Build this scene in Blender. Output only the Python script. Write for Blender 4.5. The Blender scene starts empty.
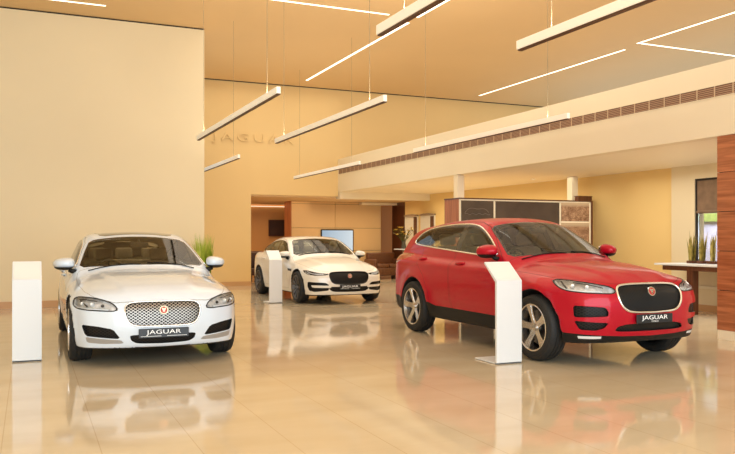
import bpy, bmesh, math, random
import numpy as np
from mathutils import Vector, Matrix
random.seed(7)
PI = math.pi
COL = bpy.context.scene.collection

# ------------------------------------------------------------------ materials
def new_mat(name):
    m = bpy.data.materials.new(name); m.use_nodes = True
    nt = m.node_tree
    return m, nt, nt.nodes['Principled BSDF']

def mat(name, col, rough=.5, metal=0., coat=0., emit=None, estr=0., spec=None, alpha=None):
    m, nt, b = new_mat(name)
    b.inputs['Base Color'].default_value = (*col, 1)
    b.inputs['Roughness'].default_value = rough
    b.inputs['Metallic'].default_value = metal
    b.inputs['Coat Weight'].default_value = coat
    b.inputs['Coat Roughness'].default_value = .03
    if spec is not None: b.inputs['Specular IOR Level'].default_value = spec
    if emit:
        b.inputs['Emission Color'].default_value = (*emit, 1)
        b.inputs['Emission Strength'].default_value = estr
    return m

def srgb(r, g, b):
    f = lambda c: (c/255)/12.92 if c/255 <= .04045 else (((c/255)+.055)/1.055)**2.4
    return (f(r), f(g), f(b))

def noisy(name, c1, c2, scale=5., rough=.6, stretch=(1,1,1), bump=0., detail=4., coat=0., metal=0.):
    """two-colour procedural noise material in object coordinates"""
    m, nt, b = new_mat(name)
    tc = nt.nodes.new('ShaderNodeTexCoord'); mp = nt.nodes.new('ShaderNodeMapping')
    mp.inputs['Scale'].default_value = stretch
    n = nt.nodes.new('ShaderNodeTexNoise'); n.inputs['Scale'].default_value = scale; n.inputs['Detail'].default_value = detail
    cr = nt.nodes.new('ShaderNodeValToRGB')
    cr.color_ramp.elements[0].position = .3; cr.color_ramp.elements[1].position = .7
    cr.color_ramp.elements[0].color = (*c1, 1); cr.color_ramp.elements[1].color = (*c2, 1)
    L = nt.links.new
    L(tc.outputs['Object'], mp.inputs['Vector']); L(mp.outputs['Vector'], n.inputs['Vector'])
    L(n.outputs['Fac'], cr.inputs['Fac']); L(cr.outputs['Color'], b.inputs['Base Color'])
    b.inputs['Roughness'].default_value = rough; b.inputs['Coat Weight'].default_value = coat
    b.inputs['Metallic'].default_value = metal
    if bump:
        bp = nt.nodes.new('ShaderNodeBump'); bp.inputs['Strength'].default_value = bump; bp.inputs['Distance'].default_value = .01
        L(n.outputs['Fac'], bp.inputs['Height']); L(bp.outputs['Normal'], b.inputs['Normal'])
    return m

def paint(name, col, rough=.3, metal=0., inner=(.05, .04, .035)):
    """car paint: clear-coated outside, dark trim on the inner face of the shell"""
    m, nt, b = new_mat(name)
    b.inputs['Base Color'].default_value = (*col, 1)
    b.inputs['Roughness'].default_value = rough; b.inputs['Metallic'].default_value = metal
    b.inputs['Coat Weight'].default_value = 1.; b.inputs['Coat Roughness'].default_value = .02
    g = nt.nodes.new('ShaderNodeNewGeometry')
    d = nt.nodes.new('ShaderNodeBsdfDiffuse'); d.inputs['Color'].default_value = (*inner, 1)
    mx = nt.nodes.new('ShaderNodeMixShader'); L = nt.links.new
    L(g.outputs['Backfacing'], mx.inputs['Fac']); L(b.outputs[0], mx.inputs[1]); L(d.outputs[0], mx.inputs[2])
    L(mx.outputs[0], nt.nodes['Material Output'].inputs['Surface'])
    return m

def glass(name, tint, refl=.06, rough=.0):
    m, nt, b = new_mat(name); nt.nodes.remove(b)
    t = nt.nodes.new('ShaderNodeBsdfTransparent'); t.inputs['Color'].default_value = (*tint, 1)
    g = nt.nodes.new('ShaderNodeBsdfGlossy'); g.inputs['Roughness'].default_value = rough
    lw = nt.nodes.new('ShaderNodeFresnel'); lw.inputs['IOR'].default_value = 1.45
    ad = nt.nodes.new('ShaderNodeMath'); ad.operation = 'ADD'; ad.inputs[1].default_value = refl; ad.use_clamp = True
    mx = nt.nodes.new('ShaderNodeMixShader'); L = nt.links.new
    L(lw.outputs[0], ad.inputs[0]); L(ad.outputs[0], mx.inputs['Fac'])
    L(t.outputs[0], mx.inputs[1]); L(g.outputs[0], mx.inputs[2]); L(mx.outputs[0], nt.nodes['Material Output'].inputs['Surface'])
    return m

# ------------------------------------------------------------------ mesh helpers
def link(name, me, m, parent=None, smooth=False):
    o = bpy.data.objects.new(name, me); COL.objects.link(o)
    for q in (m if isinstance(m, (list, tuple)) else [m]):
        if q: me.materials.append(q)
    if parent: o.parent = parent
    if smooth:
        for p in me.polygons: p.use_smooth = True
    return o

def obj(name, bm, m, parent=None, smooth=False, auto=None):
    me = bpy.data.meshes.new(name); bm.normal_update(); bm.to_mesh(me); bm.free()
    o = link(name, me, m, parent, smooth or auto is not None)
    if auto is not None: me.set_sharp_from_angle(angle=math.radians(auto))
    return o

def tag(o, label=None, cat=None, group=None, kind=None):
    if label: o['label'] = label
    if cat: o['category'] = cat
    if group: o['group'] = group
    if kind: o['kind'] = kind
    return o

def empty(name, loc, rz=0):
    o = bpy.data.objects.new(name, None); COL.objects.link(o)
    o.location = loc; o.rotation_euler = (0, 0, rz); o.empty_display_size = .2
    return o

def copy_tree(o, parent=None):
    c = o.copy(); COL.objects.link(c); c.parent = parent
    for ch in list(o.children): copy_tree(ch, c)
    return c

def B(): return bmesh.new()

def add_box(bm, c, s, bev=0., rot=None, seg=2):
    r = bmesh.ops.create_cube(bm, size=1.)
    vs = r['verts']
    for v in vs: v.co = Vector((v.co.x*s[0], v.co.y*s[1], v.co.z*s[2]))
    if bev:
        es = list({e for v in vs for e in v.link_edges})
        rb = bmesh.ops.bevel(bm, geom=es, offset=bev, segments=seg, affect='EDGES', profile=.5)
        vs = list({v for f in rb['faces'] for v in f.verts} | {v for v in vs if v.is_valid})
    M = Matrix.Translation(c) @ (rot.to_4x4() if rot else Matrix.Identity(4))
    for v in vs: v.co = M @ v.co
    return vs

def bx(bm, x0, x1, y0, y1, z0, z1, bev=0.):
    return add_box(bm, ((x0+x1)/2, (y0+y1)/2, (z0+z1)/2), (abs(x1-x0), abs(y1-y0), abs(z1-z0)), bev)

def add_tube(bm, pts, r, n=10, closed=False, cap=True, radii=None):
    pts = [Vector(p) for p in pts]; N = len(pts); rings = []
    up = None
    for i, p in enumerate(pts):
        a = pts[(i-1) % N] if (closed or i > 0) else p
        b = pts[(i+1) % N] if (closed or i < N-1) else p
        t = (b-a)
        if t.length < 1e-9: t = Vector((0, 0, 1))
        t.normalize()
        if up is None:
            up = Vector((0, 0, 1)) if abs(t.z) < .9 else Vector((1, 0, 0))
        s = t.cross(up)
        if s.length < 1e-6: s = t.orthogonal()
        s.normalize(); up = s.cross(t).normalized()
        rr = radii[i] if radii else r
        rings.append([bm.verts.new(p + s*(rr*math.cos(2*PI*k/n)) + up*(rr*math.sin(2*PI*k/n))) for k in range(n)])
    M = N if closed else N-1
    for i in range(M):
        A, C = rings[i], rings[(i+1) % N]
        for k in range(n): bm.faces.new((A[k], A[(k+1) % n], C[(k+1) % n], C[k]))
    if cap and not closed:
        bm.faces.new(rings[0][::-1]); bm.faces.new(rings[-1])

def add_lathe(bm, prof, n=48, axis='y', c=(0, 0, 0), closed=False):
    """prof: list of (radius, along-axis)"""
    rings = []
    for r, a in prof:
        ring = []
        for k in range(n):
            t = 2*PI*k/n; u, w = r*math.cos(t), r*math.sin(t)
            p = (u, a, w) if axis == 'y' else ((u, w, a) if axis == 'z' else (a, u, w))
            ring.append(bm.verts.new(Vector(p)+Vector(c)))
        rings.append(ring)
    m = len(prof)
    for i in range(m if closed else m-1):
        A, C = rings[i], rings[(i+1) % m]
        for k in range(n):
            try: bm.faces.new((A[k], A[(k+1) % n], C[(k+1) % n], C[k]))
            except ValueError: pass
    bmesh.ops.remove_doubles(bm, verts=[v for r_ in rings for v in r_], dist=1e-5)

def add_prism(bm, poly, t0, t1, fn):
    """extrude a 2D polygon between t0 and t1; fn(u,v,t)->3D"""
    a = [bm.verts.new(fn(u, v, t0)) for u, v in poly]; b = [bm.verts.new(fn(u, v, t1)) for u, v in poly]
    n = len(poly)
    bm.faces.new(a[::-1]); bm.faces.new(b)
    for i in range(n): bm.faces.new((a[i], a[(i+1) % n], b[(i+1) % n], b[i]))

def fix(bm):
    bmesh.ops.recalc_face_normals(bm, faces=bm.faces[:])
    return bm

def chaikin(p, n=2, closed=True, q=.25):
    for _ in range(n):
        o = []
        m = len(p)
        for i in range(m if closed else m-1):
            a, b = p[i], p[(i+1) % m]
            o.append(tuple(a[k]*(1-q)+b[k]*q for k in range(len(a)))); o.append(tuple(a[k]*q+b[k]*(1-q) for k in range(len(a))))
        if not closed: o = [p[0]]+o+[p[-1]]
        p = o
    return p

def text_mesh(name, s, size, m, parent, M, extrude=.004, sx=1., space=1.):
    cu = bpy.data.curves.new(name, 'FONT'); cu.body = s; cu.size = size; cu.extrude = extrude
    cu.align_x = 'CENTER'; cu.align_y = 'CENTER'; cu.space_character = space; cu.resolution_u = 3
    t = bpy.data.objects.new(name, cu); COL.objects.link(t)
    bpy.context.view_layer.update()
    me = bpy.data.meshes.new_from_object(t.evaluated_get(bpy.context.evaluated_depsgraph_get()))
    me.name = name
    bpy.data.objects.remove(t)
    for v in me.vertices: v.co = M @ Vector((v.co.x*sx, v.co.y, v.co.z))
    me.materials.clear()
    return link(name, me, m, parent)
# ------------------------------------------------------------------ car bodies as smooth implicit surfaces
def pchip(pts):
    xs = np.array([p[0] for p in pts], float); ys = np.array([p[1] for p in pts], float)
    h = np.diff(xs); d = np.diff(ys)/h; m = np.zeros(len(xs))
    for i in range(1, len(xs)-1):
        if d[i-1]*d[i] > 0:
            w1, w2 = 2*h[i]+h[i-1], h[i]+2*h[i-1]; m[i] = (w1+w2)/(w1/d[i-1]+w2/d[i])
    m[0], m[-1] = d[0], d[-1]
    def f(x):
        x = np.asarray(x, float)
        i = np.clip(np.searchsorted(xs, x)-1, 0, len(h)-1)
        t = (x-xs[i])/h[i]; tc = np.clip(t, 0, 1)
        r = ((1+2*tc)*(1-tc)**2)*ys[i]+tc*(1-tc)**2*h[i]*m[i]+tc*tc*(3-2*tc)*ys[i+1]+tc*tc*(tc-1)*h[i]*m[i+1]
        return r + np.where(t < 0, t*h[i]*m[0], 0) + np.where(t > 1, (t-1)*h[i]*m[-1], 0)
    return f

def smax(a, b, k):
    h = np.clip(.5+.5*(a-b)/k, 0, 1); return b*(1-h)+a*h+k*h*(1-h)
def smin(a, b, k): return -smax(-a, -b, k)
def sstep(a, b, x):
    t = np.clip((x-a)/(b-a), 0, 1); return t*t*(3-2*t)

class CarShape:
    def __init__(s, **P):
        for k, v in P.items():
            setattr(s, k, pchip(v) if isinstance(v, list) and isinstance(v[0], tuple) else v)
    def f(s, x, y, z):
        y = np.abs(y)
        ra = np.sqrt(x**2+(z-s.rw)**2); rb = np.sqrt((x+s.wb)**2+(z-s.rw)**2)
        W = s.plan(x)-s.sec(z)
        W = W+s.flare*(np.exp(-((ra-s.Ra-.02)/.10)**2)+np.exp(-((rb-s.Ra-.02)/.11)**2))*sstep(.25, .5, z)
        # body-side shoulder crease and concave door lower
        u = (z-s.crease(x))
        W = W+s.crz*np.exp(-(u/.045)**2)*sstep(.3, -.3, x)
        W = W-s.scoop*np.exp(-((z-.42)/.10)**2)*sstep(-.35, -.8, x)*sstep(-s.wb+.35, -s.wb+.8, x)
        side = y-W
        xf = s.nose(z)-s.planf(y)
        front = (x-xf)*.8
        rear = (s.tail(z)+s.planr(y)-x)*.8
        T = s.hood(x)-s.crown(y)*sstep(s.cowlx-.6, s.cowlx+.1, x)-.03*(y/.9)**4
        # power bulge on bonnet: raised centre between two creases converging forward
        yc = s.bul[0]+(s.bul[1]-s.bul[0])*np.clip((x-s.cowlx)/(s.bul[2]-s.cowlx), 0, 1)
        fade = sstep(s.bul[2]+.12, s.bul[2]-.2, x)*sstep(s.cowlx-.15, s.cowlx+.2, x)
        T = T+s.bul[3]*sstep(yc+.05, yc-.045, y)*fade
        top = (z-T)*.97
        low = smax(side, top, s.ks)
        low = smax(low, front, s.kf); low = smax(low, rear, .10)
        low = smax(low, s.sill(x)-z, .035)
        # greenhouse
        xs = x+s.wc*y**2*sstep(s.hdr-1.1, s.hdr-.15, x)-s.wcr*y**2*sstep(s.hdr-1.2, s.hdr-2., x)
        e = .01
        Z = s.roof(xs); dZ = (s.roof(xs+e)-s.roof(xs-e))/(2*e)
        g1 = (z-Z+s.rcr*(y/.6)**2)/np.sqrt(1+dZ**2)
        t = z-s.belt
        G = s.gw(x)-s.tum*t-s.tum2*t*t
        g2 = (y-G)*.92
        gr = smax(smax(g1, g2, s.kr), s.belt-.2-z, .02)
        b = smin(low, gr, s.kj)
        # wheel openings
        b = smax(b, -np.maximum(ra-s.Ra, .52-y), .012)
        b = smax(b, -np.maximum(rb-s.Ra, .52-y), .012)
        return b
    def grad(s, P, e=.003):
        x, y, z = P[:, 0], P[:, 1], P[:, 2]
        g = np.stack([s.f(x+e, y, z)-s.f(x-e, y, z), s.f(x, y+e, z)-s.f(x, y-e, z), s.f(x, y, z+e)-s.f(x, y, z-e)], 1)/(2*e)
        return g
    def normals(s, P):
        g = s.grad(P); return g/np.maximum(np.linalg.norm(g, axis=1, keepdims=True), 1e-6)
    def project(s, P, it=5):
        P = P.copy()
        for _ in range(it):
            g = s.grad(P); v = s.f(P[:, 0], P[:, 1], P[:, 2]); q = np.maximum((g*g).sum(1), .05)
            st = (v/q)[:, None]*g; L = np.linalg.norm(st, axis=1, keepdims=True)
            P -= st*np.minimum(1, .012/np.maximum(L, 1e-9))
        return P

def surface_nets(F, lo, hi, h):
    n = [int(math.ceil((hi[i]-lo[i])/h))+1 for i in range(3)]
    ax = [lo[i]+h*np.arange(n[i]) for i in range(3)]
    ny = n[1]
    ax[1] = (np.arange(ny)-(ny-1)/2)*h         # symmetric in y
    X, Y, Z = np.meshgrid(*ax, indexing='ij')
    V = F(X.ravel(), Y.ravel(), Z.ravel()).reshape(X.shape)
    ins = V < 0
    nx, ny, nz = [k-1 for k in V.shape]
    acc = np.zeros((nx, ny, nz, 3)); cnt = np.zeros((nx, ny, nz))
    idx = np.stack(np.meshgrid(np.arange(nx), np.arange(ny), np.arange(nz), indexing='ij'), -1).astype(float)
    for a in range(3):
        b, c = (a+1) % 3, (a+2) % 3
        for db in (0, 1):
            for dc in (0, 1):
                s0 = [slice(0, nx), slice(0, ny), slice(0, nz)]; s1 = list(s0)
                off = [0, 0, 0]; off[b] = db; off[c] = dc
                def sl(o): return tuple(slice(o[i], o[i]+(nx, ny, nz)[i]) for i in range(3))
                o1 = list(off); o1[a] = 1
                A = V[sl(off)]; Bv = V[sl(o1)]
                m = (A < 0) != (Bv < 0)
                t = np.where(m, A/np.where(m, A-Bv, 1), 0)
                p = np.zeros((nx, ny, nz, 3)); p[..., b] = db; p[..., c] = dc; p[..., a] = t
                acc += np.where(m[..., None], p, 0); cnt += m
    act = cnt > 0
    vid = -np.ones((nx, ny, nz), int); vid[act] = np.arange(act.sum())
    P = (idx[act]+acc[act]/cnt[act][:, None])*h+np.array([ax[0][0], ax[1][0], ax[2][0]])
    quads = []
    for a in range(3):
        b, c = (a+1) % 3, (a+2) % 3
        shp = [nx, ny, nz]
        r0 = [slice(0, nx+1)]*3
        lo_ = [1, 1, 1]; hi_ = [nx, ny, nz]; lo_[a] = 0
        A = ins[tuple(slice(lo_[i], hi_[i]) for i in range(3))]
        o1 = [slice(lo_[i]+(1 if i == a else 0), hi_[i]+(1 if i == a else 0)) for i in range(3)]
        Bv = ins[tuple(o1)]
        m = np.argwhere(A != Bv)+np.array(lo_)
        inside = ins[m[:, 0], m[:, 1], m[:, 2]]
        def g(db, dc):
            q = m.copy(); q[:, b] -= db; q[:, c] -= dc
            return vid[q[:, 0], q[:, 1], q[:, 2]]
        Q = np.stack([g(1, 1), g(0, 1), g(0, 0), g(1, 0)], 1)
        Q[~inside] = Q[~inside][:, ::-1]
        quads.append(Q)
    return P, np.concatenate(quads)

class CarBody:
    """dense surface of a CarShape that is cut into tagged regions with projected outlines"""
    def __init__(s, shape, lo, hi, h=.026):
        s.S = shape
        P, Q = surface_nets(shape.f, lo, hi, h)
        P = shape.project(P)
        s.bm = bmesh.new()
        vs = [s.bm.verts.new(p) for p in P]
        for q in Q:
            try: s.bm.faces.new([vs[i] for i in q])
            except ValueError: pass
        s.bm.normal_update(); s.h = h
        s.tags = {'body': 0}
        T = s.tid('underbody')
        for f in s.bm.faces:
            c = f.calc_center_median(); n = f.normal
            if n.z < -.8 and c.z < float(shape.sill(c.x))+.015: f.material_index = T
            for xa in (0, -shape.wb):
                r = math.hypot(c.x-xa, c.z-shape.rw)
                if r < shape.Ra+.003 and (n.x*(c.x-xa)+n.z*(c.z-shape.rw) < -.3*r or abs(c.y) < .56): f.material_index = T
        # clean lower edge and clean wheel-opening edges
        def low(z0, x0, x1):
            ge = [f for f in s.bm.faces if x0 < f.calc_center_median().x < x1 and abs(f.calc_center_median().z-z0) < .06]
            g = set(ge)
            for f in ge: g.update(f.edges); g.update(f.verts)
            bmesh.ops.bisect_plane(s.bm, geom=list(g), plane_co=(0, 0, z0), plane_no=(0, 0, 1), dist=1e-5)
            for f in s.bm.faces:
                c = f.calc_center_median()
                if x0 < c.x < x1 and c.z < z0: f.material_index = T
        low(float(shape.sill(0.))+.022, -shape.wb, 2)
        for xa in (0, -shape.wb):
            R = shape.Ra+.008
            s.side_cut([(xa+R*math.cos(a), shape.rw+R*math.sin(a)) for a in [2*PI*k/48 for k in range(48)]], 'underbody', nmin=.02)
    def tid(s, t):
        if t not in s.tags: s.tags[t] = len(s.tags)
        return s.tags[t]
    def cut(s, poly, name, u=(0, 1, 0), v=(0, 0, 1), only=None, cond=None, nmin=.12):
        """tag the faces looking along +/-(u x v) inside the outline given in (u,v) coordinates"""
        u, v = Vector(u).normalized(), Vector(v).normalized(); n = u.cross(v)
        lo = (min(p[0] for p in poly)-.06, min(p[1] for p in poly)-.06); hi = (max(p[0] for p in poly)+.06, max(p[1] for p in poly)+.06)
        okt = None if only is None else {s.tid(t) for t in only}
        cand = set()
        for f in s.bm.faces:
            if okt is not None and f.material_index not in okt: continue
            if f.material_index == 1 and name != 'underbody': continue
            c = f.calc_center_median()
            a, b = c.dot(u), c.dot(v)
            if lo[0] < a < hi[0] and lo[1] < b < hi[1] and f.normal.dot(n) > nmin and (cond is None or cond(c)): cand.add(f)
        N = len(poly); H = s.h*1.8
        for i in range(N):
            p0, p1 = poly[i], poly[(i+1) % N]
            d = (p1[0]-p0[0], p1[1]-p0[1]); L = math.hypot(*d)
            if L < 1e-6: continue
            d = (d[0]/L, d[1]/L); near = []
            for f in cand:
                c = f.calc_center_median(); a, b = c.dot(u)-p0[0], c.dot(v)-p0[1]
                t = a*d[0]+b*d[1]
                if -H < t < L+H and abs(a*d[1]-b*d[0]) < H: near.append(f)
            if not near: continue
            no = u*d[1]-v*d[0]; co = u*p0[0]+v*p0[1]
            ge = set(near)
            for f in near: ge.update(f.edges); ge.update(f.verts)
            nf0 = set(near)
            r = bmesh.ops.bisect_plane(s.bm, geom=list(ge), plane_co=co, plane_no=no, dist=1e-5)
            cand = {f for f in cand if f.is_valid}
            cand.update(g for g in r['geom'] if isinstance(g, bmesh.types.BMFace) and g.is_valid)
        T = s.tid(name)
        for f in cand:
            c = f.calc_center_median(); a, b = c.dot(u), c.dot(v); ins = False
            for i in range(N):
                x0, y0 = poly[i]; x1, y1 = poly[(i+1) % N]
                if (y0 > b) != (y1 > b) and a < (x1-x0)*(b-y0)/(y1-y0)+x0: ins = not ins
            if ins: f.material_index = T
    def side_cut(s, poly, name, **k):
        """outline in (x,z) on both flanks"""
        s.cut([(p[0], p[1]) for p in poly][::-1], name, u=(1, 0, 0), v=(0, 0, 1), cond=lambda c: c.y < -.3, **k)
        s.cut([(-p[0], p[1]) for p in poly], name, u=(-1, 0, 0), v=(0, 0, 1), cond=lambda c: c.y > .3, **k)
    def take(s, name):
        """faces of a tag as (verts Nx3, face index lists)"""
        T = s.tags[name]; vi = {}; V = []; F = []
        for f in s.bm.faces:
            if f.material_index != T: continue
            q = []
            for v in f.verts:
                if v.index not in vi: vi[v.index] = len(V); V.append(tuple(v.co))
                q.append(vi[v.index])
            F.append(q)
        return np.array(V, float).reshape(-1, 3), F
    def finish(s):
        s.bm.verts.index_update(); s.bm.verts.ensure_lookup_table()
        inv = {v: k for k, v in s.tags.items()}; seen = set(); comps = {}
        for f in s.bm.faces:
            if f in seen or inv[f.material_index] in ('body', 'underbody', 'shut_line'): continue
            st = [f]; seen.add(f); c = []
            while st:
                g = st.pop(); c.append(g)
                for e in g.edges:
                    for h in e.link_faces:
                        if h not in seen and h.material_index == f.material_index: seen.add(h); st.append(h)
            y = sum(g.calc_center_median().y for g in c)
            comps.setdefault((f.material_index, y > 0), []).append(c)
        big = {}
        for (t, sd), cs in comps.items(): big[t] = max(big.get(t, 0), max(sum(g.calc_area() for g in c) for c in cs))
        for (t, sd), cs in comps.items():
            for c in cs:
                if sum(g.calc_area() for g in c) < .12*big[t]:
                    for g in c: g.material_index = 0

def sides_of(V, F):
    """split a face set into its right (y<0) and left (y>0) halves"""
    out = []
    for sg in (-1, 1):
        G = [q for q in F if sum(V[i][1] for i in q)*sg > 0]
        vi = {}; W = []
        H = []
        for q in G:
            r = []
            for i in q:
                if i not in vi: vi[i] = len(W); W.append(V[i])
                r.append(vi[i])
            H.append(r)
        out.append((np.array(W, float).reshape(-1, 3), H))
    return out

def boundary_loops(F):
    from collections import defaultdict
    cnt = defaultdict(int); 
    for q in F:
        for i in range(len(q)): cnt[frozenset((q[i], q[(i+1) % len(q)]))] += 1
    nx = defaultdict(list)
    for q in F:
        for i in range(len(q)):
            a, b = q[i], q[(i+1) % len(q)]
            if cnt[frozenset((a, b))] == 1: nx[a].append(b)
    loops = []
    while nx:
        a = next(iter(nx)); L = [a]; c = nx[a].pop()
        if not nx[a]: del nx[a]
        while c != a and c in nx:
            L.append(c); n = nx[c].pop()
            if not nx[c]: del nx[c]
            c = n
        if len(L) > 5: loops.append(L)
    return loops

def skin(shape, name, V, F, m, parent, off=0., recess=0., depth_dir=None, wall=True, rim=None):
    """one body region as a mesh with exact surface normals; optionally recessed with side walls"""
    if len(F) == 0: return None
    N = shape.normals(V)
    D = N if depth_dir is None else np.tile(np.array(depth_dir, float), (len(V), 1))
    P = V+N*off-D*recess
    faces = [list(q) for q in F]; NN = N.copy()
    if recess and wall:
        P = P.copy(); base = len(P); loops = boundary_loops(F)
        extra = []; en = []
        for L in loops:
            k0 = base+len(extra)
            for i in L: extra.append(V[i]+N[i]*off); en.append(N[i])
            k1 = base+len(extra)
            for i in L: extra.append(P[i]); en.append(N[i])
            m_ = len(L)
            for j in range(m_): faces.append([k1+j, k1+(j+1) % m_, k0+(j+1) % m_, k0+j][::-1])
        if extra: P = np.concatenate([P, np.array(extra)]); NN = np.concatenate([NN, np.array(en)])
    me = bpy.data.meshes.new(name); me.from_pydata([tuple(p) for p in P], [], faces); me.update()
    o = link(name, me, m, parent, True)
    if not (recess and wall):
        me.normals_split_custom_set_from_vertices([tuple(n) for n in NN])
    else:
        me.set_sharp_from_angle(angle=math.radians(50))
    return o

def rim_tube(shape, name, V, F, m, parent, r, off=0., n=8, sm=2, minlen=.2):
    N = shape.normals(V); bm = B()
    for L in boundary_loops(F):
        pts = [Vector(V[i]+N[i]*off) for i in L]
        tot = sum((pts[i]-pts[i-1]).length for i in range(len(pts)))
        if tot < minlen: continue
        # resample evenly
        step = .02; out = [pts[0]]; acc = 0
        for i in range(1, len(pts)+1):
            a, b = pts[i-1], pts[i % len(pts)]; d = (b-a).length
            acc += d
            if acc >= step: out.append(b); acc = 0
        if (out[-1]-out[0]).length < .008: out.pop()
        for _ in range(sm):
            out = [(out[i-1]+out[i]*2+out[(i+1) % len(out)])/4 for i in range(len(out))]
        add_tube(bm, out, r, n, closed=True)
    return obj(name, bm, m, parent, smooth=True)
# ------------------------------------------------------------------ camera frame of the room: x across the hall, y into the hall
CAMH = 1.372; FPX = 765.; HOR = 237.8; YAW = math.radians(23.855)

saloon = dict(
    wb=2.96, rw=.345, Ra=.385, flare=.012, crz=.010, scoop=.022,
    plan=[(-4.1,.70),(-3.8,.80),(-3.2,.885),(-2.4,.915),(-1.5,.92),(-.6,.915),(0,.91),(.4,.89),(.7,.84),(.95,.74)],
    sec=[(.12,.07),(.22,.04),(.35,.015),(.5,.008),(.65,0),(.78,.008),(.88,.03),(1.0,.08),(1.2,.25)],
    crease=[(-4.1,.90),(-2,.86),(0,.80)],
    hood=[(-4.2,1.0),(-3.7,1.05),(-3.0,1.0),(-1.5,.965),(-.8,.975),(-.6,.985),(-.2,.955),(.2,.905),(.5,.845),(.7,.785),(.8,.74),(.95,.60)],
    crown=[(0,0),(.3,.008),(.6,.04),(.75,.075),(.9,.13)],
    cowlx=-.55, bul=(.56,.36,.72,.014),
    nose=[(.1,.74),(.2,.80),(.3,.84),(.45,.86),(.58,.85),(.68,.82),(.76,.76),(.85,.62),(.95,.45)],
    planf=[(0,0),(.3,.02),(.5,.07),(.65,.145),(.75,.215),(.84,.34),(.91,.53),(.96,.8)],
    tail=[(.2,-3.98),(.5,-4.09),(.9,-4.06),(1.05,-4.0)], planr=[(0,0),(.5,.05),(.75,.17),(.9,.5)],
    sill=[(-4.1,.26),(-3.4,.2),(-2.4,.19),(-.5,.19),(.5,.19),(.9,.21)],
    wc=.35, wcr=.25, hdr=-1.3,
    roof=[(-4.3, 0.55), (-3.7, 0.98), (-3.2, 1.17), (-2.8, 1.31), (-2.3, 1.42), (-1.9, 1.456), (-1.62, 1.448), (-1.45, 1.428), (-1.3, 1.388), (-1.12, 1.321), (-0.94, 1.2461), (-0.76, 1.1635), (-0.58, 1.0732), (-0.4, 0.975), (0.3, 0.593)],
    rcr=.035, belt=.95, gw=[(-4,.62),(-3.4,.74),(-2.6,.81),(-1.5,.838),(-.8,.84),(-.3,.82),(.3,.77)],
    tum=.30, tum2=.35, ks=.10, kf=.09, kr=.08, kj=.035)
XF = CarShape(**saloon)
XE = CarShape(**{**saloon, 'wb':2.875, 'rw':.335, 'Ra':.375,
    'plan':[(-3.9,.76),(-3.6,.84),(-3.0,.895),(-2.3,.90),(-1.5,.905),(-.6,.90),(0,.895),(.4,.865),(.7,.80),(.95,.70)],
    'hood':[(-4.1,.98),(-3.5,1.03),(-2.8,.99),(-1.5,.95),(-.8,.955),(-.6,.96),(-.2,.93),(.2,.87),(.45,.81),(.62,.745),(.72,.69),(.9,.55)],
    'nose':[(.1,.70),(.2,.75),(.3,.785),(.42,.80),(.55,.79),(.64,.755),(.72,.68),(.8,.55),(.95,.35)],
    'roof':[(-4.1, 0.5), (-3.5, 0.97), (-3.0, 1.17), (-2.6, 1.31), (-2.2, 1.39), (-1.8, 1.416), (-1.53, 1.404), (-1.37, 1.386), (-1.23, 1.35), (-1.054, 1.2839), (-0.878, 1.2103), (-0.702, 1.1293), (-0.526, 1.0409), (-0.35, 0.945), (0.3, 0.591)],
    'tail':[(.2,-3.76),(.5,-3.87),(.9,-3.84),(1.05,-3.78)], 'sill':[(-3.9,.25),(-3.2,.19),(-2.4,.18),(-.5,.18),(.5,.18),(.9,.20)],
    'planf':[(0,0),(.3,.017),(.5,.055),(.65,.115),(.75,.185),(.84,.32),(.9,.5),(.95,.8)],
    'hdr':-1.22, 'belt':.925})
FP = CarShape(
    wb=2.92, rw=.37, Ra=.425, flare=.028, crz=.012, scoop=.03,
    plan=[(-3.95,.84),(-3.6,.895),(-3.0,.925),(-2.3,.945),(-1.5,.945),(-.6,.945),(0,.94),(.4,.91),(.65,.86),(.95,.74)],
    sec=[(.18,.07),(.3,.03),(.45,.01),(.6,.005),(.8,0),(.92,.008),(1.02,.03),(1.15,.08),(1.35,.25)],
    crease=[(-4.1,1.03),(-2,1.0),(0,.95)],
    hood=[(-4.1,1.12),(-3.6,1.14),(-3.0,1.12),(-1.5,1.08),(-.8,1.08),(-.6,1.105),(-.2,1.085),(.2,1.045),(.5,.99),(.68,.93),(.78,.87),(.95,.72)],
    crown=[(0,0),(.3,.008),(.6,.04),(.75,.075),(.9,.13)],
    cowlx=-.55, bul=(.58,.38,.68,.018),
    nose=[(.15,.68),(.25,.76),(.35,.80),(.5,.835),(.65,.845),(.78,.82),(.87,.77),(.95,.66),(1.05,.5)],
    planf=[(0,0),(.3,.015),(.5,.045),(.65,.09),(.75,.145),(.85,.25),(.93,.43),(.99,.8)],
    tail=[(.25,-3.80),(.5,-3.87),(.9,-3.86),(1.1,-3.84),(1.3,-3.75)], planr=[(0,0),(.5,.03),(.75,.08),(.88,.19),(.95,.45)],
    sill=[(-3.9,.36),(-3.3,.27),(-2.4,.25),(-.5,.25),(.45,.25),(.9,.27)],
    wc=.32, wcr=.12, hdr=-1.3,
    roof=[(-4.3, 0.3), (-4.0, 0.75), (-3.88,1.08), (-3.8, 1.27), (-3.65, 1.46), (-3.45, 1.535), (-3.0, 1.585), (-2.4, 1.635), (-1.9, 1.648), (-1.62, 1.638), (-1.45, 1.615), (-1.3, 1.57), (-1.12, 1.4926), (-0.94, 1.4073), (-0.76, 1.3143), (-0.58, 1.2136), (-0.4, 1.105), (0.3, 0.683)],
    rcr=.04, belt=1.06, gw=[(-4,.70),(-3.4,.77),(-2.6,.82),(-1.5,.845),(-.8,.85),(-.3,.83),(.3,.78)],
    tum=.32, tum2=.30, ks=.10, kf=.08, kr=.09, kj=.035)
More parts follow.
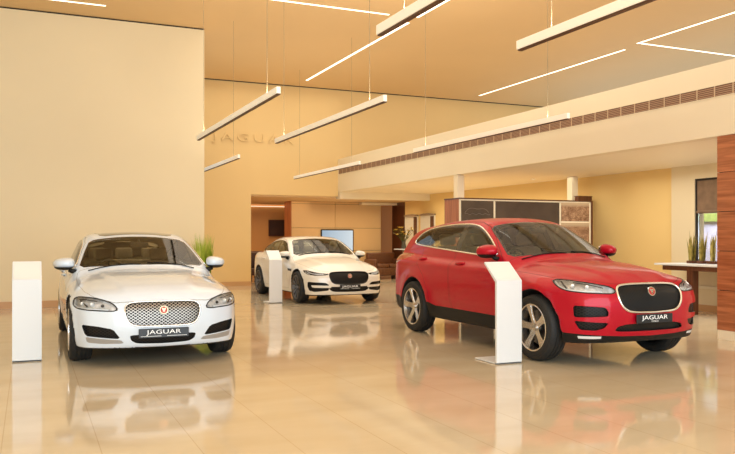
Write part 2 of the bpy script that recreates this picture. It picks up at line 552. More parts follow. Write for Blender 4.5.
# ------------------------------------------------------------------ car materials
M = {}
M['pearl'] = paint('pearl_white_paint', (.72, .80, .90), .35, inner=(.42, .38, .28))
M['cream_paint'] = paint('warm_white_paint', (.82, .79, .73), .35, inner=(.34, .30, .22))
M['red'] = paint('metallic_red_paint', (.47, .004, .020), .38, metal=.2, inner=(.40, .30, .22))
M['black'] = mat('black_plastic', (.010, .009, .008), .5, spec=.25)
M['blackg'] = mat('gloss_black', (.008, .008, .008), .12, coat=.5)
M['under'] = mat('underbody_black', (.012, .011, .010), .8)
M['rubber'] = noisy('tyre_rubber', (.009, .0085, .008), (.017, .016, .015), 40, .7, bump=.15)
for _n in M['red'].node_tree.nodes:
    if _n.type == 'BSDF_PRINCIPLED': _n.inputs['Coat Weight'].default_value = .5; _n.inputs['Specular IOR Level'].default_value = .1
M['chrome'] = mat('chrome', (.86, .84, .80), .08, 1.)
M['alloy'] = mat('silver_alloy', (.62, .60, .58), .25, 1., coat=.3)
M['darkalloy'] = mat('dark_grey_alloy', (.16, .14, .12), .35, .8)
M['disc'] = mat('brake_disc_metal', (.25, .23, .21), .35, 1.)
M['glassC'] = glass('clear_green_windscreen', (.93, .96, .86), .015)
M['glassD'] = glass('tinted_side_glass', (.62, .62, .52), .05)
M['glassR'] = mat('dark_glass_roof', (.035, .02, .012), .06, coat=1.)
M['lens'] = glass('headlamp_lens', (.97, .97, .97), .04)
M['fog'] = mat('fog_lamp_lens', (.7, .7, .7), .2)
M['satin'] = mat('satin_silver', (.42, .42, .43), .35, .5)
M['shutgrey'] = mat('shut_line_grey', (.22, .21, .19), .7)
M['lampbowl'] = noisy('headlamp_bowl', (.50, .50, .50), (.95, .95, .95), 22, .25, metal=.25)
M['lampdark'] = mat('headlamp_dark_housing', (.05, .05, .05), .25, .3)
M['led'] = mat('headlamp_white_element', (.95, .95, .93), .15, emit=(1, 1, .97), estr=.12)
M['leather'] = noisy('cream_leather', (.50, .44, .32), (.60, .53, .40), 60, .55, bump=.1)
M['dash'] = mat('dark_dashboard', (.09, .085, .06), .7)
M['trim'] = mat('beige_cabin_trim', (.42, .38, .29), .7)
M['plate'] = mat('plate_black', (.012, .012, .012), .3)
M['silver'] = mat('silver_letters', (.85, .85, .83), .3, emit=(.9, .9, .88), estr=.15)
M['badgered'] = mat('badge_red', (.45, .02, .02), .25, coat=1.)
M['amber'] = mat('tail_lamp_red', (.35, .01, .01), .15, coat=1.)

def lattice_mat(name, wire, sx, sz, gap=(.012, .011, .010), lw=.17, metal=.9):
    """diamond mesh of wires, pattern in object coordinates across y and z"""
    m, nt, b = new_mat(name); L = nt.links.new
    tc = nt.nodes.new('ShaderNodeTexCoord'); sp = nt.nodes.new('ShaderNodeSeparateXYZ'); L(tc.outputs['Object'], sp.inputs[0])
    def mth(op, a, b_=None, v=None):
        n = nt.nodes.new('ShaderNodeMath'); n.operation = op
        if isinstance(a, (int, float)): n.inputs[0].default_value = a
        else: L(a, n.inputs[0])
        if b_ is not None:
            if isinstance(b_, (int, float)): n.inputs[1].default_value = b_
            else: L(b_, n.inputs[1])
        return n.outputs[0]
    y = mth('MULTIPLY', sp.outputs['Y'], 1/sx); z = mth('MULTIPLY', sp.outputs['Z'], 1/sz)
    def line(e): return mth('LESS_THAN', mth('ABSOLUTE', mth('SUBTRACT', mth('FRACT', e), .5)), lw)
    w = mth('MAXIMUM', line(mth('ADD', y, z)), line(mth('SUBTRACT', y, z)))
    mx = nt.nodes.new('ShaderNodeMix'); mx.data_type = 'RGBA'
    mx.inputs['A'].default_value = (*gap, 1); mx.inputs['B'].default_value = (*wire, 1)
    L(w, mx.inputs['Factor']); L(mx.outputs['Result'], b.inputs['Base Color'])
    L(mth('MULTIPLY', w, metal), b.inputs['Metallic']); b.inputs['Roughness'].default_value = .4; b.inputs['Specular IOR Level'].default_value = .2
    return m
M['meshchrome'] = lattice_mat('chrome_mesh_grille', (.56, .52, .47), .044, .031, lw=.09)
M['meshblack'] = lattice_mat('black_mesh_grille', (.020, .018, .017), .040, .030, gap=(.003, .003, .003), metal=0.)

def tube_obj(name, pts, r, m, parent, n=8, closed=False, radii=None):
    bm = B(); add_tube(bm, pts, r, n, closed, radii=radii); return obj(name, bm, m, parent, smooth=True)

def superell(c, s, e=2.6, nu=28, nv=18, shape=None):
    """rounded-box ellipsoid"""
    bm = B(); rows = []
    P = lambda w, e_: math.copysign(abs(w)**(2/e_), w)
    for i in range(nv+1):
        a = -PI/2+PI*i/nv; row = []
        for j in range(nu):
            t = 2*PI*j/nu
            p = [P(math.cos(a), e)*P(math.cos(t), e)*s[0], P(math.cos(a), e)*P(math.sin(t), e)*s[1], P(math.sin(a), e)*s[2]]
            if shape: p = shape(p)
            row.append(bm.verts.new((p[0]+c[0], p[1]+c[1], p[2]+c[2])))
        rows.append(row)
    for i in range(nv):
        for j in range(nu):
            bm.faces.new((rows[i][j], rows[i][(j+1) % nu], rows[i+1][(j+1) % nu], rows[i+1][j]))
    bmesh.ops.remove_doubles(bm, verts=bm.verts[:], dist=1e-5)
    return fix(bm)

def offset_poly(p, d):
    """shrink (d>0) a polygon of either winding"""
    n = len(p); A = sum(p[i][0]*p[(i+1) % n][1]-p[(i+1) % n][0]*p[i][1] for i in range(n))
    s = 1 if A > 0 else -1; out = []
    for i in range(n):
        a, b, c = p[i-1], p[i], p[(i+1) % n]
        e1 = Vector((b[0]-a[0], b[1]-a[1])).normalized(); e2 = Vector((c[0]-b[0], c[1]-b[1])).normalized()
        n1 = Vector((-e1.y, e1.x))*s; n2 = Vector((-e2.y, e2.x))*s
        k = (n1+n2); k = k/max(k.length_squared/2, .3)
        out.append((b[0]+k.x*d, b[1]+k.y*d))
    return out

# ------------------------------------------------------------------ wheels
def spoke_bm(kind, R, t0):
    """spokes as prisms in the wheel plane, outboard = +y"""
    bm = B(); dish = .035 if kind == 'star' else .028
    def fn(u, v, t):
        r = math.hypot(u, v); return Vector((u, t0-dish*(1-min(1, r/R))**1.3*1.6+t, v))
    if kind == 'star':
        for k in range(5):
            a = PI/2+2*PI*k/5
            ca, sa = math.cos(a), math.sin(a)
            # broad blade forking towards the rim
            pl = [(.03, -.045), (.10, -.036), (R*.62, -.036), (R*.86, -.048), (R*.985, -.062), (R, 0.), (R*.985, .062), (R*.86, .048), (R*.62, .036), (.10, .036), (.03, .045)]
            add_prism(bm, [(r*ca-w*sa, r*sa+w*ca) for r, w in pl], -.045, 0, fn)
            ridge = [(.05, -.010), (R*.55, -.012), (R*.97, -.026), (R*.97, .026), (R*.55, .012), (.05, .010)]
            add_prism(bm, [(r*ca-w*sa, r*sa+w*ca) for r, w in ridge], -.002, .006, fn)
    else:
        for k in range(10):
            for d in (-.075, .075):
                a = 2*PI*k/10+PI/20; a2 = a+d
                p0 = Vector((.055*math.cos(a), .055*math.sin(a))); p1 = Vector((R*math.cos(a2), R*math.sin(a2)))
                q = (p1-p0).normalized(); w = Vector((-q.y, q.x))*.0085
                add_prism(bm, [tuple(p0-w), tuple(p0.lerp(p1, .5)-w), tuple(p1-w*1.3), tuple(p1+w*1.3), tuple(p0.lerp(p1, .5)+w), tuple(p0+w)], -.03, 0, fn)
    return fix(bm)

def make_wheel(parent, R, rim, width, kind, metal, x, y):
    side = 1 if y > 0 else -1
    w = width/2; bm = B()
    add_lathe(bm, [(rim, -w+.02), (rim+.012, -w+.006), (rim+.04, -w-.002), (R-.045, -w), (R-.018, -w+.012), (R-.005, -w+.035), (R, -w+.06),
                   (R, -.05), (R-.008, -.048), (R-.008, -.040), (R, -.038), (R, -.006), (R-.008, -.004), (R-.008, .004), (R, .006), (R, .038), (R-.008, .040), (R-.008, .048), (R, .05),
                   (R, w-.06), (R-.005, w-.035), (R-.018, w-.012), (R-.045, w), (R-.052, w-.003), (rim+.04, w+.002), (rim+.012, w-.006), (rim, w-.02)], 64, 'y')
    t = obj('wheel', fix(bm), M['rubber'], parent, auto=35)
    t.location = (x, y, R); t.rotation_euler = (0, .35 if kind == 'star' else .1, 0)
    if side < 0: t.rotation_euler = (0, .2, PI)
    bm = B()
    add_lathe(bm, [(rim+.002, w-.018), (rim+.004, w-.004), (rim-.004, w+.001), (rim-.014, w-.006), (rim-.018, w-.03), (rim-.03, w-.07), (rim-.035, -w+.05), (rim+.002, -w+.02)], 64, 'y')
    obj('rim_barrel', fix(bm), metal, t, auto=35)
    obj('spokes', spoke_bm(kind, rim-.008, w-.012), metal, t)
    bm = B(); add_lathe(bm, [(.0005, w-.050+.016), (.034, w-.052+.016), (.036, w-.070), (.0005, w-.075)], 32, 'y')
    if kind == 'star': add_lathe(bm, [(.036, w-.062), (.072, w-.070), (.075, w-.10), (.036, w-.10)], 32, 'y')
    obj('hub_cap', fix(bm), M['disc'] if kind != 'star' else metal, t, auto=35)
    bm = B(); add_lathe(bm, [(.0005, .004), (rim-.065, .004), (rim-.065, -.02), (.0005, -.02)], 48, 'y')
    obj('brake_disc', fix(bm), M['disc'], t, auto=35)
    bm = B(); add_lathe(bm, [(.0005, -.05), (rim-.036, -.05), (rim-.036, -.055), (.0005, -.056)], 32, 'y')
    obj('wheel_backing', fix(bm), M['under'], t)
    bm = B(); add_box(bm, (-side*0+.0, .01, 0), (.07, .075, .07), .01)
    for v in bm.verts: v.co += Vector((-(rim-.09)*.8, 0, .06))
    obj('brake_caliper', bm, M['black'], t)
    return t

# ------------------------------------------------------------------ cabin
def seat(parent, x, y, z, m, name='seat', rear=False, width=.5):
    R = Matrix.Rotation(-.30, 3, 'Y')
    bm = B(); add_box(bm, (x+.02, y, z), (.52, width, .14), .05, Matrix.Rotation(-.08, 3, 'Y'), 3)
    s = obj(name, bm, m, parent, smooth=True); 
    bm = B(); add_box(bm, (x-.30, y, z+.30), (.13, width*.96, .60), .05, R, 3)
    if not rear:
        for sg in (-1, 1): add_box(bm, (x-.25, y+sg*width*.42, z+.26), (.15, .07, .46), .03, R, 3)
    obj('backrest', bm, m, s, smooth=True)
    for yy in ((y,) if not rear else (y-.38, y, y+.38)):
        bm = B(); add_box(bm, (x-.42, yy, z+.68), (.09, .25, .17), .04, R, 3)
        for sg in (-1, 1): add_tube(bm, [(x-.40, yy+sg*.05, z+.52), (x-.42, yy+sg*.05, z+.64)], .008, 6)
        obj('headrest', bm, m, s, smooth=True)
    return s

def cabin(parent, S, cf):
    zb, x0 = cf['belt'], cf['dashx']
    bm = B(); bx(bm, -2.95, -.55, -.74, .74, .26, .30)
    obj('cabin_floor', bm, M['dash'], parent)
    # dashboard: extruded profile
    bm = B(); pr = [(x0+.38, zb-.015), (x0+.20, zb+.010), (x0, zb-.01), (x0-.10, zb-.06), (x0-.12, zb-.16), (x0-.02, zb-.30), (x0+.38, zb-.34)]
    add_prism(bm, pr, -.70, .70, lambda u, v, t: Vector((u-.10*(t/.7)**2, t, v-.03*(t/.7)**2)))
    d = obj('dashboard', fix(bm), M['dash'], parent)
    bm = B(); add_box(bm, (x0-.06, -.37, zb+.005), (.16, .34, .05), .02)
    obj('instrument_hood', bm, M['dash'], d, smooth=True)
    bm = B(); add_box(bm, (x0-.105, 0, zb-.10), (.02, .26, .14), .008, Matrix.Rotation(.2, 3, 'Y'))
    obj('centre_screen', bm, M['blackg'], d)
    # right-hand-drive steering wheel
    c = Vector((x0-.26, -.37, zb-.05)); R = Matrix.Rotation(math.radians(-66), 3, 'Y')
    bm = B(); pts = [c+R @ Vector((.185*math.cos(a), .185*math.sin(a), 0)) for a in [2*PI*k/32 for k in range(32)]]
    add_tube(bm, pts, .015, 8, closed=True)
    for a in (0, PI, -PI/2): add_tube(bm, [c+R @ Vector((.05*math.cos(a+PI/2), .05*math.sin(a+PI/2), 0)), c+R @ Vector((.18*math.cos(a+PI/2), .18*math.sin(a+PI/2), 0))], .014, 6)
    add_tube(bm, [c+R @ Vector((0, 0, .02)), c+R @ Vector((0, 0, -.02))], .07, 16)
    add_tube(bm, [c, c+Vector((.2, 0, -.08))], .03, 8)
    obj('steering_wheel', bm, M['dash'], parent, smooth=True)
    for y in (-.37, .37): seat(parent, cf['seatx'], y, cf['seatz'], M['leather'], 'front_seat')
    seat(parent, cf['seatx']-.88, 0, cf['seatz'], M['leather'], 'rear_seat', True, 1.24)
    bm = B(); add_box(bm, (cf['seatx']+.1, 0, cf['seatz']+.02), (.75, .2, .2), .03)
    obj('centre_console', bm, M['dash'], parent, smooth=True)
    bm = B(); add_box(bm, (cf['hdr'][0]+.17, 0, cf['hdr'][1]-.085), (.025, .24, .075), .02, Matrix.Rotation(.15, 3, 'Y'))
    add_tube(bm, [(cf['hdr'][0]+.17, 0, cf['hdr'][1]-.06), (cf['hdr'][0]+.13, 0, cf['hdr'][1]-.02)], .012, 6)
    obj('rear_view_mirror', bm, M['dash'], parent, smooth=True)
    # headlining and inner parcel shelf
    bm = B(); add_box(bm, (cf['seatx']-1.23, 0, zb-.03), (.40, 1.3, .03), .01)
    obj('parcel_shelf', bm, M['trim'], parent)

def surf_y(S, x, z, y0=1.05):
    y = np.linspace(y0, .2, 400); f = S.f(np.full(400, x), y, np.full(400, z)); k = int(np.argmax(f < 0)); return float(y[k])
def surf_x(S, y, z, x0=1.0):
    x = np.linspace(x0, 0, 600); f = S.f(x, np.full(600, y), np.full(600, z)); return float(x[int(np.argmax(f < 0))])
def surf_z(S, x, y, z0=1.8):
    z = np.linspace(z0, .5, 700); f = S.f(np.full(700, x), np.full(700, y), z); return float(z[int(np.argmax(f < 0))])

def badge(parent, S, y, z, r=.047, back=.0, tilt=.25):
    x = surf_x(S, 0, z)+.004-back
    R = Matrix.Rotation(PI/2-tilt, 3, 'Y'); c = Vector((x, y, z))
    def disc(rr, a, b, n=32):
        bm = B()
        v0 = [bm.verts.new(c+R @ Vector((rr*math.cos(2*PI*k/n), rr*math.sin(2*PI*k/n), a))) for k in range(n)]
        v1 = [bm.verts.new(c+R @ Vector((rr*.96*math.cos(2*PI*k/n), rr*.96*math.sin(2*PI*k/n), b))) for k in range(n)]
        bm.faces.new(v1); bm.faces.new(v0[::-1])
        for k in range(n): bm.faces.new((v0[k], v0[(k+1) % n], v1[(k+1) % n], v1[k]))
        return bm
    o = obj('badge', disc(r, -.015, .004), M['chrome'], parent)
    obj('badge_enamel', disc(r*.80, .003, .006), M['badgered'], o)
    # small silver cat-face relief: brow, ears, muzzle
    bm = B()
    f = lambda u, v, t: c+R @ Vector((-v, u, t))
    k = r
    add_prism(bm, [(-.42*k, .38*k), (-.30*k, .52*k), (-.14*k, .36*k), (.14*k, .36*k), (.30*k, .52*k), (.42*k, .38*k), (.34*k, .05*k), (.22*k, -.12*k), (.24*k, -.38*k), (0, -.52*k), (-.24*k, -.38*k), (-.22*k, -.12*k), (-.34*k, .05*k)], .005, .009, f)
    g = obj('badge_face', fix(bm), M['chrome'], o)
    bm = B(); add_prism(bm, [(-.14*k, -.22*k), (.14*k, -.22*k), (.10*k, -.40*k), (-.10*k, -.40*k)], .009, .0105, f)
    for s in (-1, 1): add_prism(bm, [(s*.08*k, .10*k), (s*.24*k, .18*k), (s*.22*k, .06*k)], .009, .0105, f)
    obj('badge_mouth', fix(bm), M['black'], o)
    return o

def number_plate(parent, S, z, y=0., w=.50, h=.105, sub=None, fwd=.012):
    x = surf_x(S, 0, z)+fwd
    bm = B(); add_box(bm, (x, y, z), (.012, w, h), .004)
    p = obj('number_plate', bm, M['plate'], parent)
    Mt = Matrix.Translation((x+.0075, y, z+h*.10)) @ Matrix(((0, 0, 1, 0), (1, 0, 0, 0), (0, 1, 0, 0), (0, 0, 0, 1)))
    text_mesh('plate_lettering', 'JAGUAR', .062, M['silver'], p, Mt, .001, 1.55, 1.02)
    bm = B(); bx(bm, x+.0066, x+.008, y-w*.46, y-.03, z-h*.34, z-h*.30); bx(bm, x+.0066, x+.008, y+.03, y+w*.46, z-h*.34, z-h*.30)
    obj('plate_line', bm, M['silver'] if not sub else M['plate'], p)
    if sub:
        Mt = Matrix.Translation((x+.0075, y, z-h*.32)) @ Matrix(((0, 0, 1, 0), (1, 0, 0, 0), (0, 1, 0, 0), (0, 0, 0, 1)))
        text_mesh('plate_model_lettering', sub, .022, M['silver'], p, Mt, .001, 1.4)
    return p

def mirror(parent, S, c, s, m, side):
    """door mirror: painted cap, black lower shell and arm, mirror glass facing back"""
    x, y, z = c; y *= side
    def shp(p):
        q = (p[0]+s[0])/(2*s[0])               # 0 at back, 1 at front
        k = 1-.30*q**1.5; o = (p[1]*side+s[1])/(2*s[1])  # 0 inboard, 1 outboard
        return [max(p[0], -s[0]*.55)-.03*o*0-.05*o, p[1]*k, p[2]*k*(1-.22*o)+.012*(1-o)]
    cap = obj('door_mirror', superell((x, y, z), s, 2.5, shape=shp), m, parent, smooth=True)
    bm = superell((x-.004, y, z-.012), (s[0]*.94, s[1]*.92, s[2]*.94), 2.5, shape=shp)
    for v in bm.verts:
        if v.co.z > z-.030: v.co.z = z-.030
        v.co.z -= .008
    obj('lower_shell', fix(bm), M['black'], cap, smooth=True)
    bm = B(); add_box(bm, (x-s[0]*.55-.03, y, z), (.008, s[1]*1.55, s[2]*1.35), .02); obj('mirror_glass', bm, M['chrome'], cap)
    yb = surf_y(S, x+.02, z-.10)
    bm = B(); add_tube(bm, [(x+.02, side*(yb-.03), z-.10), (x+.01, side*(yb+.05), z-.075), (x, y-side*s[1]*.5, z-s[2]*.75)], .02, 10, radii=[.035, .024, .022])
    obj('mirror_arm', bm, M['black'], cap, smooth=True)
    return cap

def handle(parent, S, x, z, side, m):
    bm = B(); pts = []
    for i in range(9):
        t = i/8; xx = x-.11+.22*t; b = .030*math.sin(PI*t)**.5 if 0 < t < 1 else 0
        pts.append((xx, side*(surf_y(S, xx, z)+b+.001), z+.012*(t-.5)))
    add_tube(bm, pts, .012, 8, radii=[.010, .014, .015, .016, .016, .016, .015, .014, .010])
    for v in bm.verts: v.co.z = z+(v.co.z-z)*1.15
    h = obj('door_handle', fix(bm), m, parent, smooth=True)
    bm = B(); N = 14; c = bm.verts.new((x, side*(surf_y(S, x, z)+.002), z)); ring = []
    for k in range(N):
        a = 2*PI*k/N; xx, zz = x+.062*math.cos(a), z+.028*math.sin(a); ring.append(bm.verts.new((xx, side*(surf_y(S, xx, zz)+.002), zz)))
    for k in range(N): bm.faces.new((c, ring[k], ring[(k+1) % N]))
    obj('handle_recess', fix(bm), m, h)

def sweep_strip(name, pts3, r, m, parent): return tube_obj(name, pts3, r, m, parent)
def proj2(pts, n, side=1):
    """3D points -> (u,v) of the plane seen along n; returns also the axes"""
    n = Vector((n[0], n[1]*side, n[2])).normalized(); v = Vector((0, 0, 1)); v = (v-n*v.dot(n)).normalized(); u = v.cross(n)
    return [((Vector((p[0], p[1]*side, p[2]))).dot(u), Vector((p[0], p[1]*side, p[2])).dot(v)) for p in pts], u, v

def cut3(b, pts, n, name, side=1, rnd=1, only=None, cond=None, inner=0.):
    q, u, v = proj2(pts, n, side)
    if rnd: q = chaikin(q, rnd, q=.14)
    if inner: q = offset_poly(q, inner)
    if sum(q[i][0]*q[(i+1) % len(q)][1]-q[(i+1) % len(q)][0]*q[i][1] for i in range(len(q))) < 0: q = q[::-1]
    b.cut(q, name, u=u, v=v, only=only, cond=cond)

def panel(b, poly, name, mode, g=.0022, **k):
    """body panel outline with a dark shut line round it"""
    for nm, p in (('shut_line', offset_poly(poly, -g)), (name, offset_poly(poly, g))):
        if mode == 'side': b.side_cut(p, nm, only=k.get('only', ('body', 'shut_line', name)))
        else:
            if sum(p[i][0]*p[(i+1) % len(p)][1]-p[(i+1) % len(p)][0]*p[i][1] for i in range(len(p))) < 0: p = p[::-1]
            b.cut(p, nm, u=(1, 0, 0), v=(0, 1, 0), only=('body', 'shut_line', name), cond=k.get('cond'), nmin=.08)

def mir(h):            # half outline (y>=0, ordered front-to-back or any) -> closed symmetric outline in (y,z)
    return h+[(-p[0], p[1]) for p in h[::-1] if abs(p[0]) > 1e-6]

def build_car(name, label, S, loc, cf, group=None):
    root = empty(name, (loc[0], loc[1], 0), -PI/2); tag(root, label, 'car', group)
    P = M[cf['paint']]
    b = CarBody(S, (-4.3, -1.12, .08), (1.02, 1.12, cf['top']), cf.get('h', .026))
    # panels
    hood = cf['hood']; panel(b, chaikin(hood+[(p[0], -p[1]) for p in hood[::-1]], 1, q=.15), 'bonnet', 'top', cond=lambda c: c.z > cf['hoodz'])
    panel(b, cf['fdoor'], 'front_door', 'side'); panel(b, cf['rdoor'], 'rear_door', 'side', only=('body', 'shut_line', 'rear_door'))
    # glass
    ws = cf['ws']; full = [(x, y, z) for x, y, z in ws]+[(x, -y, z) for x, y, z in ws[::-1] if y > 1e-6]
    cut3(b, full, (.45, 0, .89), 'windscreen_frame', rnd=1, inner=-.022, cond=lambda c: c.x > cf['hdr'][0]-.25)
    cut3(b, full, (.45, 0, .89), 'windscreen', rnd=1, cond=lambda c: c.x > cf['hdr'][0]-.25)
    rw_ = cf['rw_']; full = [(x, y, z) for x, y, z in rw_]+[(x, -y, z) for x, y, z in rw_[::-1] if y > 1e-6]
    cut3(b, full, (-.6, 0, .8), 'rear_window', rnd=1, cond=lambda c: c.x < -2.4)
    if cf.get('roofglass'):
        r = cf['roofglass']; cut3(b, [(x, y, 1.4) for x, y in r]+[(x, -y, 1.4) for x, y in r[::-1]], (.01, 0, 1), 'roof_glass', rnd=1, cond=lambda c: c.z > 1.2)
    ws_only = ('body', 'shut_line', 'front_door', 'rear_door', 'window_surround', 'front_door_glass', 'rear_door_glass')
    b.side_cut(chaikin(cf['dlo'], 1), 'window_surround', only=ws_only)
    for nm, pl in cf['panes']: b.side_cut(pl, nm, only=('window_surround',))
    # lower cladding
    if 'clad' in cf:
        b.side_cut(cf['clad'], 'sill_cladding', only=('body', 'front_door', 'rear_door', 'shut_line'))
        b.cut(cf['cladf'], 'sill_cladding', only=('body',), cond=lambda c: c.x > .3)
    # front
    for nm, half in cf['front']: b.cut(chaikin(mir(half), 2, q=.17)[::-1], nm, cond=lambda c: c.x > .45, nmin=.05)
    for s in (1, -1):
        for nm, pts, rnd in cf['diag']: cut3(b, pts, (.78, .62, 0), nm, s, rnd, cond=lambda c: c.x > -.1 and c.y*s > .1)
        for nm, pl in cf.get('sidebits', []): b.side_cut(pl, nm) if s == 1 else None
    cut3(b, [(-3.7, .45, cf['tailz']-.1), (-3.7, .95, cf['tailz']-.12), (-3.4, .97, cf['tailz']-.02), (-3.5, .95, cf['tailz']+.04), (-3.75, .45, cf['tailz']+.04)], (-.8, .6, 0), 'tail_lamp', 1, 1, cond=lambda c: c.x < -3)
    cut3(b, [(-3.7, .45, cf['tailz']-.1), (-3.7, .95, cf['tailz']-.12), (-3.4, .97, cf['tailz']-.02), (-3.5, .95, cf['tailz']+.04), (-3.75, .45, cf['tailz']+.04)], (-.8, .6, 0), 'tail_lamp', -1, 1, cond=lambda c: c.x < -3)
    b.finish()
    # ---- emit parts
    V, F = b.take('body'); skin(S, 'body_shell', V, F, P, root)
    V, F = b.take('underbody'); skin(S, 'underbody', V, F, M['under'], root)
    V, F = b.take('shut_line'); skin(S, 'shut_line', V, F, M[cf['shut']], root)
    V, F = b.take('bonnet'); skin(S, 'bonnet', V, F, P, root)
    V, F = b.take('windscreen_frame'); skin(S, 'windscreen_seal', V, F, M['blackg'], root)
    V, F = b.take('windscreen'); skin(S, 'windscreen', V, F, M['glassC'], root)
    V, F = b.take('rear_window'); skin(S, 'rear_window', V, F, M['glassC'], root)
    if cf.get('roofglass'): V, F = b.take('roof_glass'); skin(S, 'glass_roof', V, F, M['glassR'], root, off=.002)
    doors = {}
    for nm in ('front_door', 'rear_door'):
        for k, (V, F) in enumerate(sides_of(*b.take(nm))): doors[nm, k] = skin(S, nm, V, F, P, root)
    for k, (V, F) in enumerate(sides_of(*b.take('window_surround'))):
        skin(S, 'window_surround', V, F, M['blackg'], root)
    # chrome line round the side glass, following the outline
    for side in (-1, 1):
        pl = chaikin(cf['dlo'], 2); pts = [(x, side*(surf_y(S, x, z)+.003), z) for x, z in pl]
        tube_obj('window_trim_strip', pts, cf.get('dlor', .008), M[cf.get('dlom', 'chrome')], root, 6, True)
    for nm, pl in cf['panes']:
        for k, (V, F) in enumerate(sides_of(*b.take(nm))):
            if nm in ('front_door_glass', 'rear_door_glass'):
                par = doors[nm[:-6], k]
            else: par = root
            skin(S, 'side_window' if par is root else 'door_window', V, F, M['glassD'], par)
    if 'clad' in cf: V, F = b.take('sill_cladding'); skin(S, 'lower_cladding', V, F, M['black'], root)
    for nm, how in cf['emit'].items():
        if nm not in b.tags: continue
        V, F = b.take(nm)
        if len(F) == 0: print('EMPTY', nm); continue
        sets = sides_of(V, F) if how.get('pair') else [(V, F)]
        for V, F in sets:
            if not F: print('EMPTY side', nm); continue
            o = skin(S, how.get('name', nm), V, F, M[how['m']], root, recess=how.get('rec', 0), depth_dir=how.get('dir'))
            if 'rim' in how: rim_tube(S, how.get('rimname', 'surround'), V, F, M[how.get('rimm', 'chrome')], o, how['rim'], off=how.get('rimoff', .0))
            if how.get('lens'): skin(S, 'lamp_lens', V, F, M['lens'], o, off=.001)
    # headlamp internals
    for s in (1, -1):
        for el in cf['lampbits']:
            kind, pts, r, mm = el
            q = []
            for (x, y, z) in pts:
                # push onto surface along the diagonal, then slightly inside
                t = np.linspace(.35, -.35, 700); X = x+t*.78; Y = y+t*.62
                f = S.f(X, Y, np.full(700, z)); k = int(np.argmax(f < 0)); q.append((X[k]-.010*.78, s*(Y[k]-.010*.62), z))
            if kind == 'strip': tube_obj('lamp_strip', q, r, M[mm], root, 6)
            else:
                for c in q:
                    bm = B(); bmesh.ops.create_uvsphere(bm, u_segments=14, v_segments=10, radius=r)
                    for v in bm.verts: v.co += Vector(c)-Vector((.012, 0, 0))
                    obj('lamp_projector', bm, M[mm], root, smooth=True)
    cabin(root, S, cf)
    for s in (-1, 1):
        mirror(root, S, cf['mirror'], cf['mirs'], P, s)
        for (hx, hz) in cf['handles']: handle(root, S, hx, hz, s, P)
    for y in (-cf['tr'], cf['tr']):
        make_wheel(root, S.rw, cf['rim'], cf['tw'], cf['wk'], M[cf['wm']], 0, y)
        make_wheel(root, S.rw, cf['rim'], cf['tw'], cf['wk'], M[cf['wm']], -S.wb, y)
    badge(root, S, 0, cf['badgez'], cf.get('badger', .047), back=-.002)
    number_plate(root, S, cf['platez'], sub=cf.get('sub'), w=cf.get('pw', .50), h=cf.get('ph', .105), fwd=cf.get('pf', .012))
    # wipers
    for (xa, ya, xb, yb) in cf['wipers']:
        pts = [(xa+(xb-xa)*t, ya+(yb-ya)*t, 0) for t in (0, .25, .5, .75, 1)]
        pts = [(x, y, surf_z(S, x, y)+.012) for x, y, _ in pts]
        tube_obj('wiper', pts, .007, M['black'], root, 6)
    return root

def diagpts(L): return [(x, abs(y), z) for x, y, z in L]

EM = dict(
    grille=dict(m='meshchrome', rec=.022, dir=(1, 0, 0), rim=.009, rimm='chrome', rimname='grille_surround', rimoff=.0),
    lower_grille=dict(m='meshblack', rec=.03, dir=(1, 0, 0)),
    headlamp=dict(m='lampbowl', rec=.03, lens=True, pair=True, rim=.006, rimm='black', rimname='lamp_seal'),
    air_intake=dict(m='meshblack', rec=.03, pair=True),
    lower_intake=dict(m='meshblack', rec=.03, pair=True),
    chrome_blade=dict(m='satin', pair=True),
    white_bar=dict(m='led', pair=True),
    side_vent=dict(m='black', rec=.01, pair=True),
    tail_lamp=dict(m='amber', pair=True))

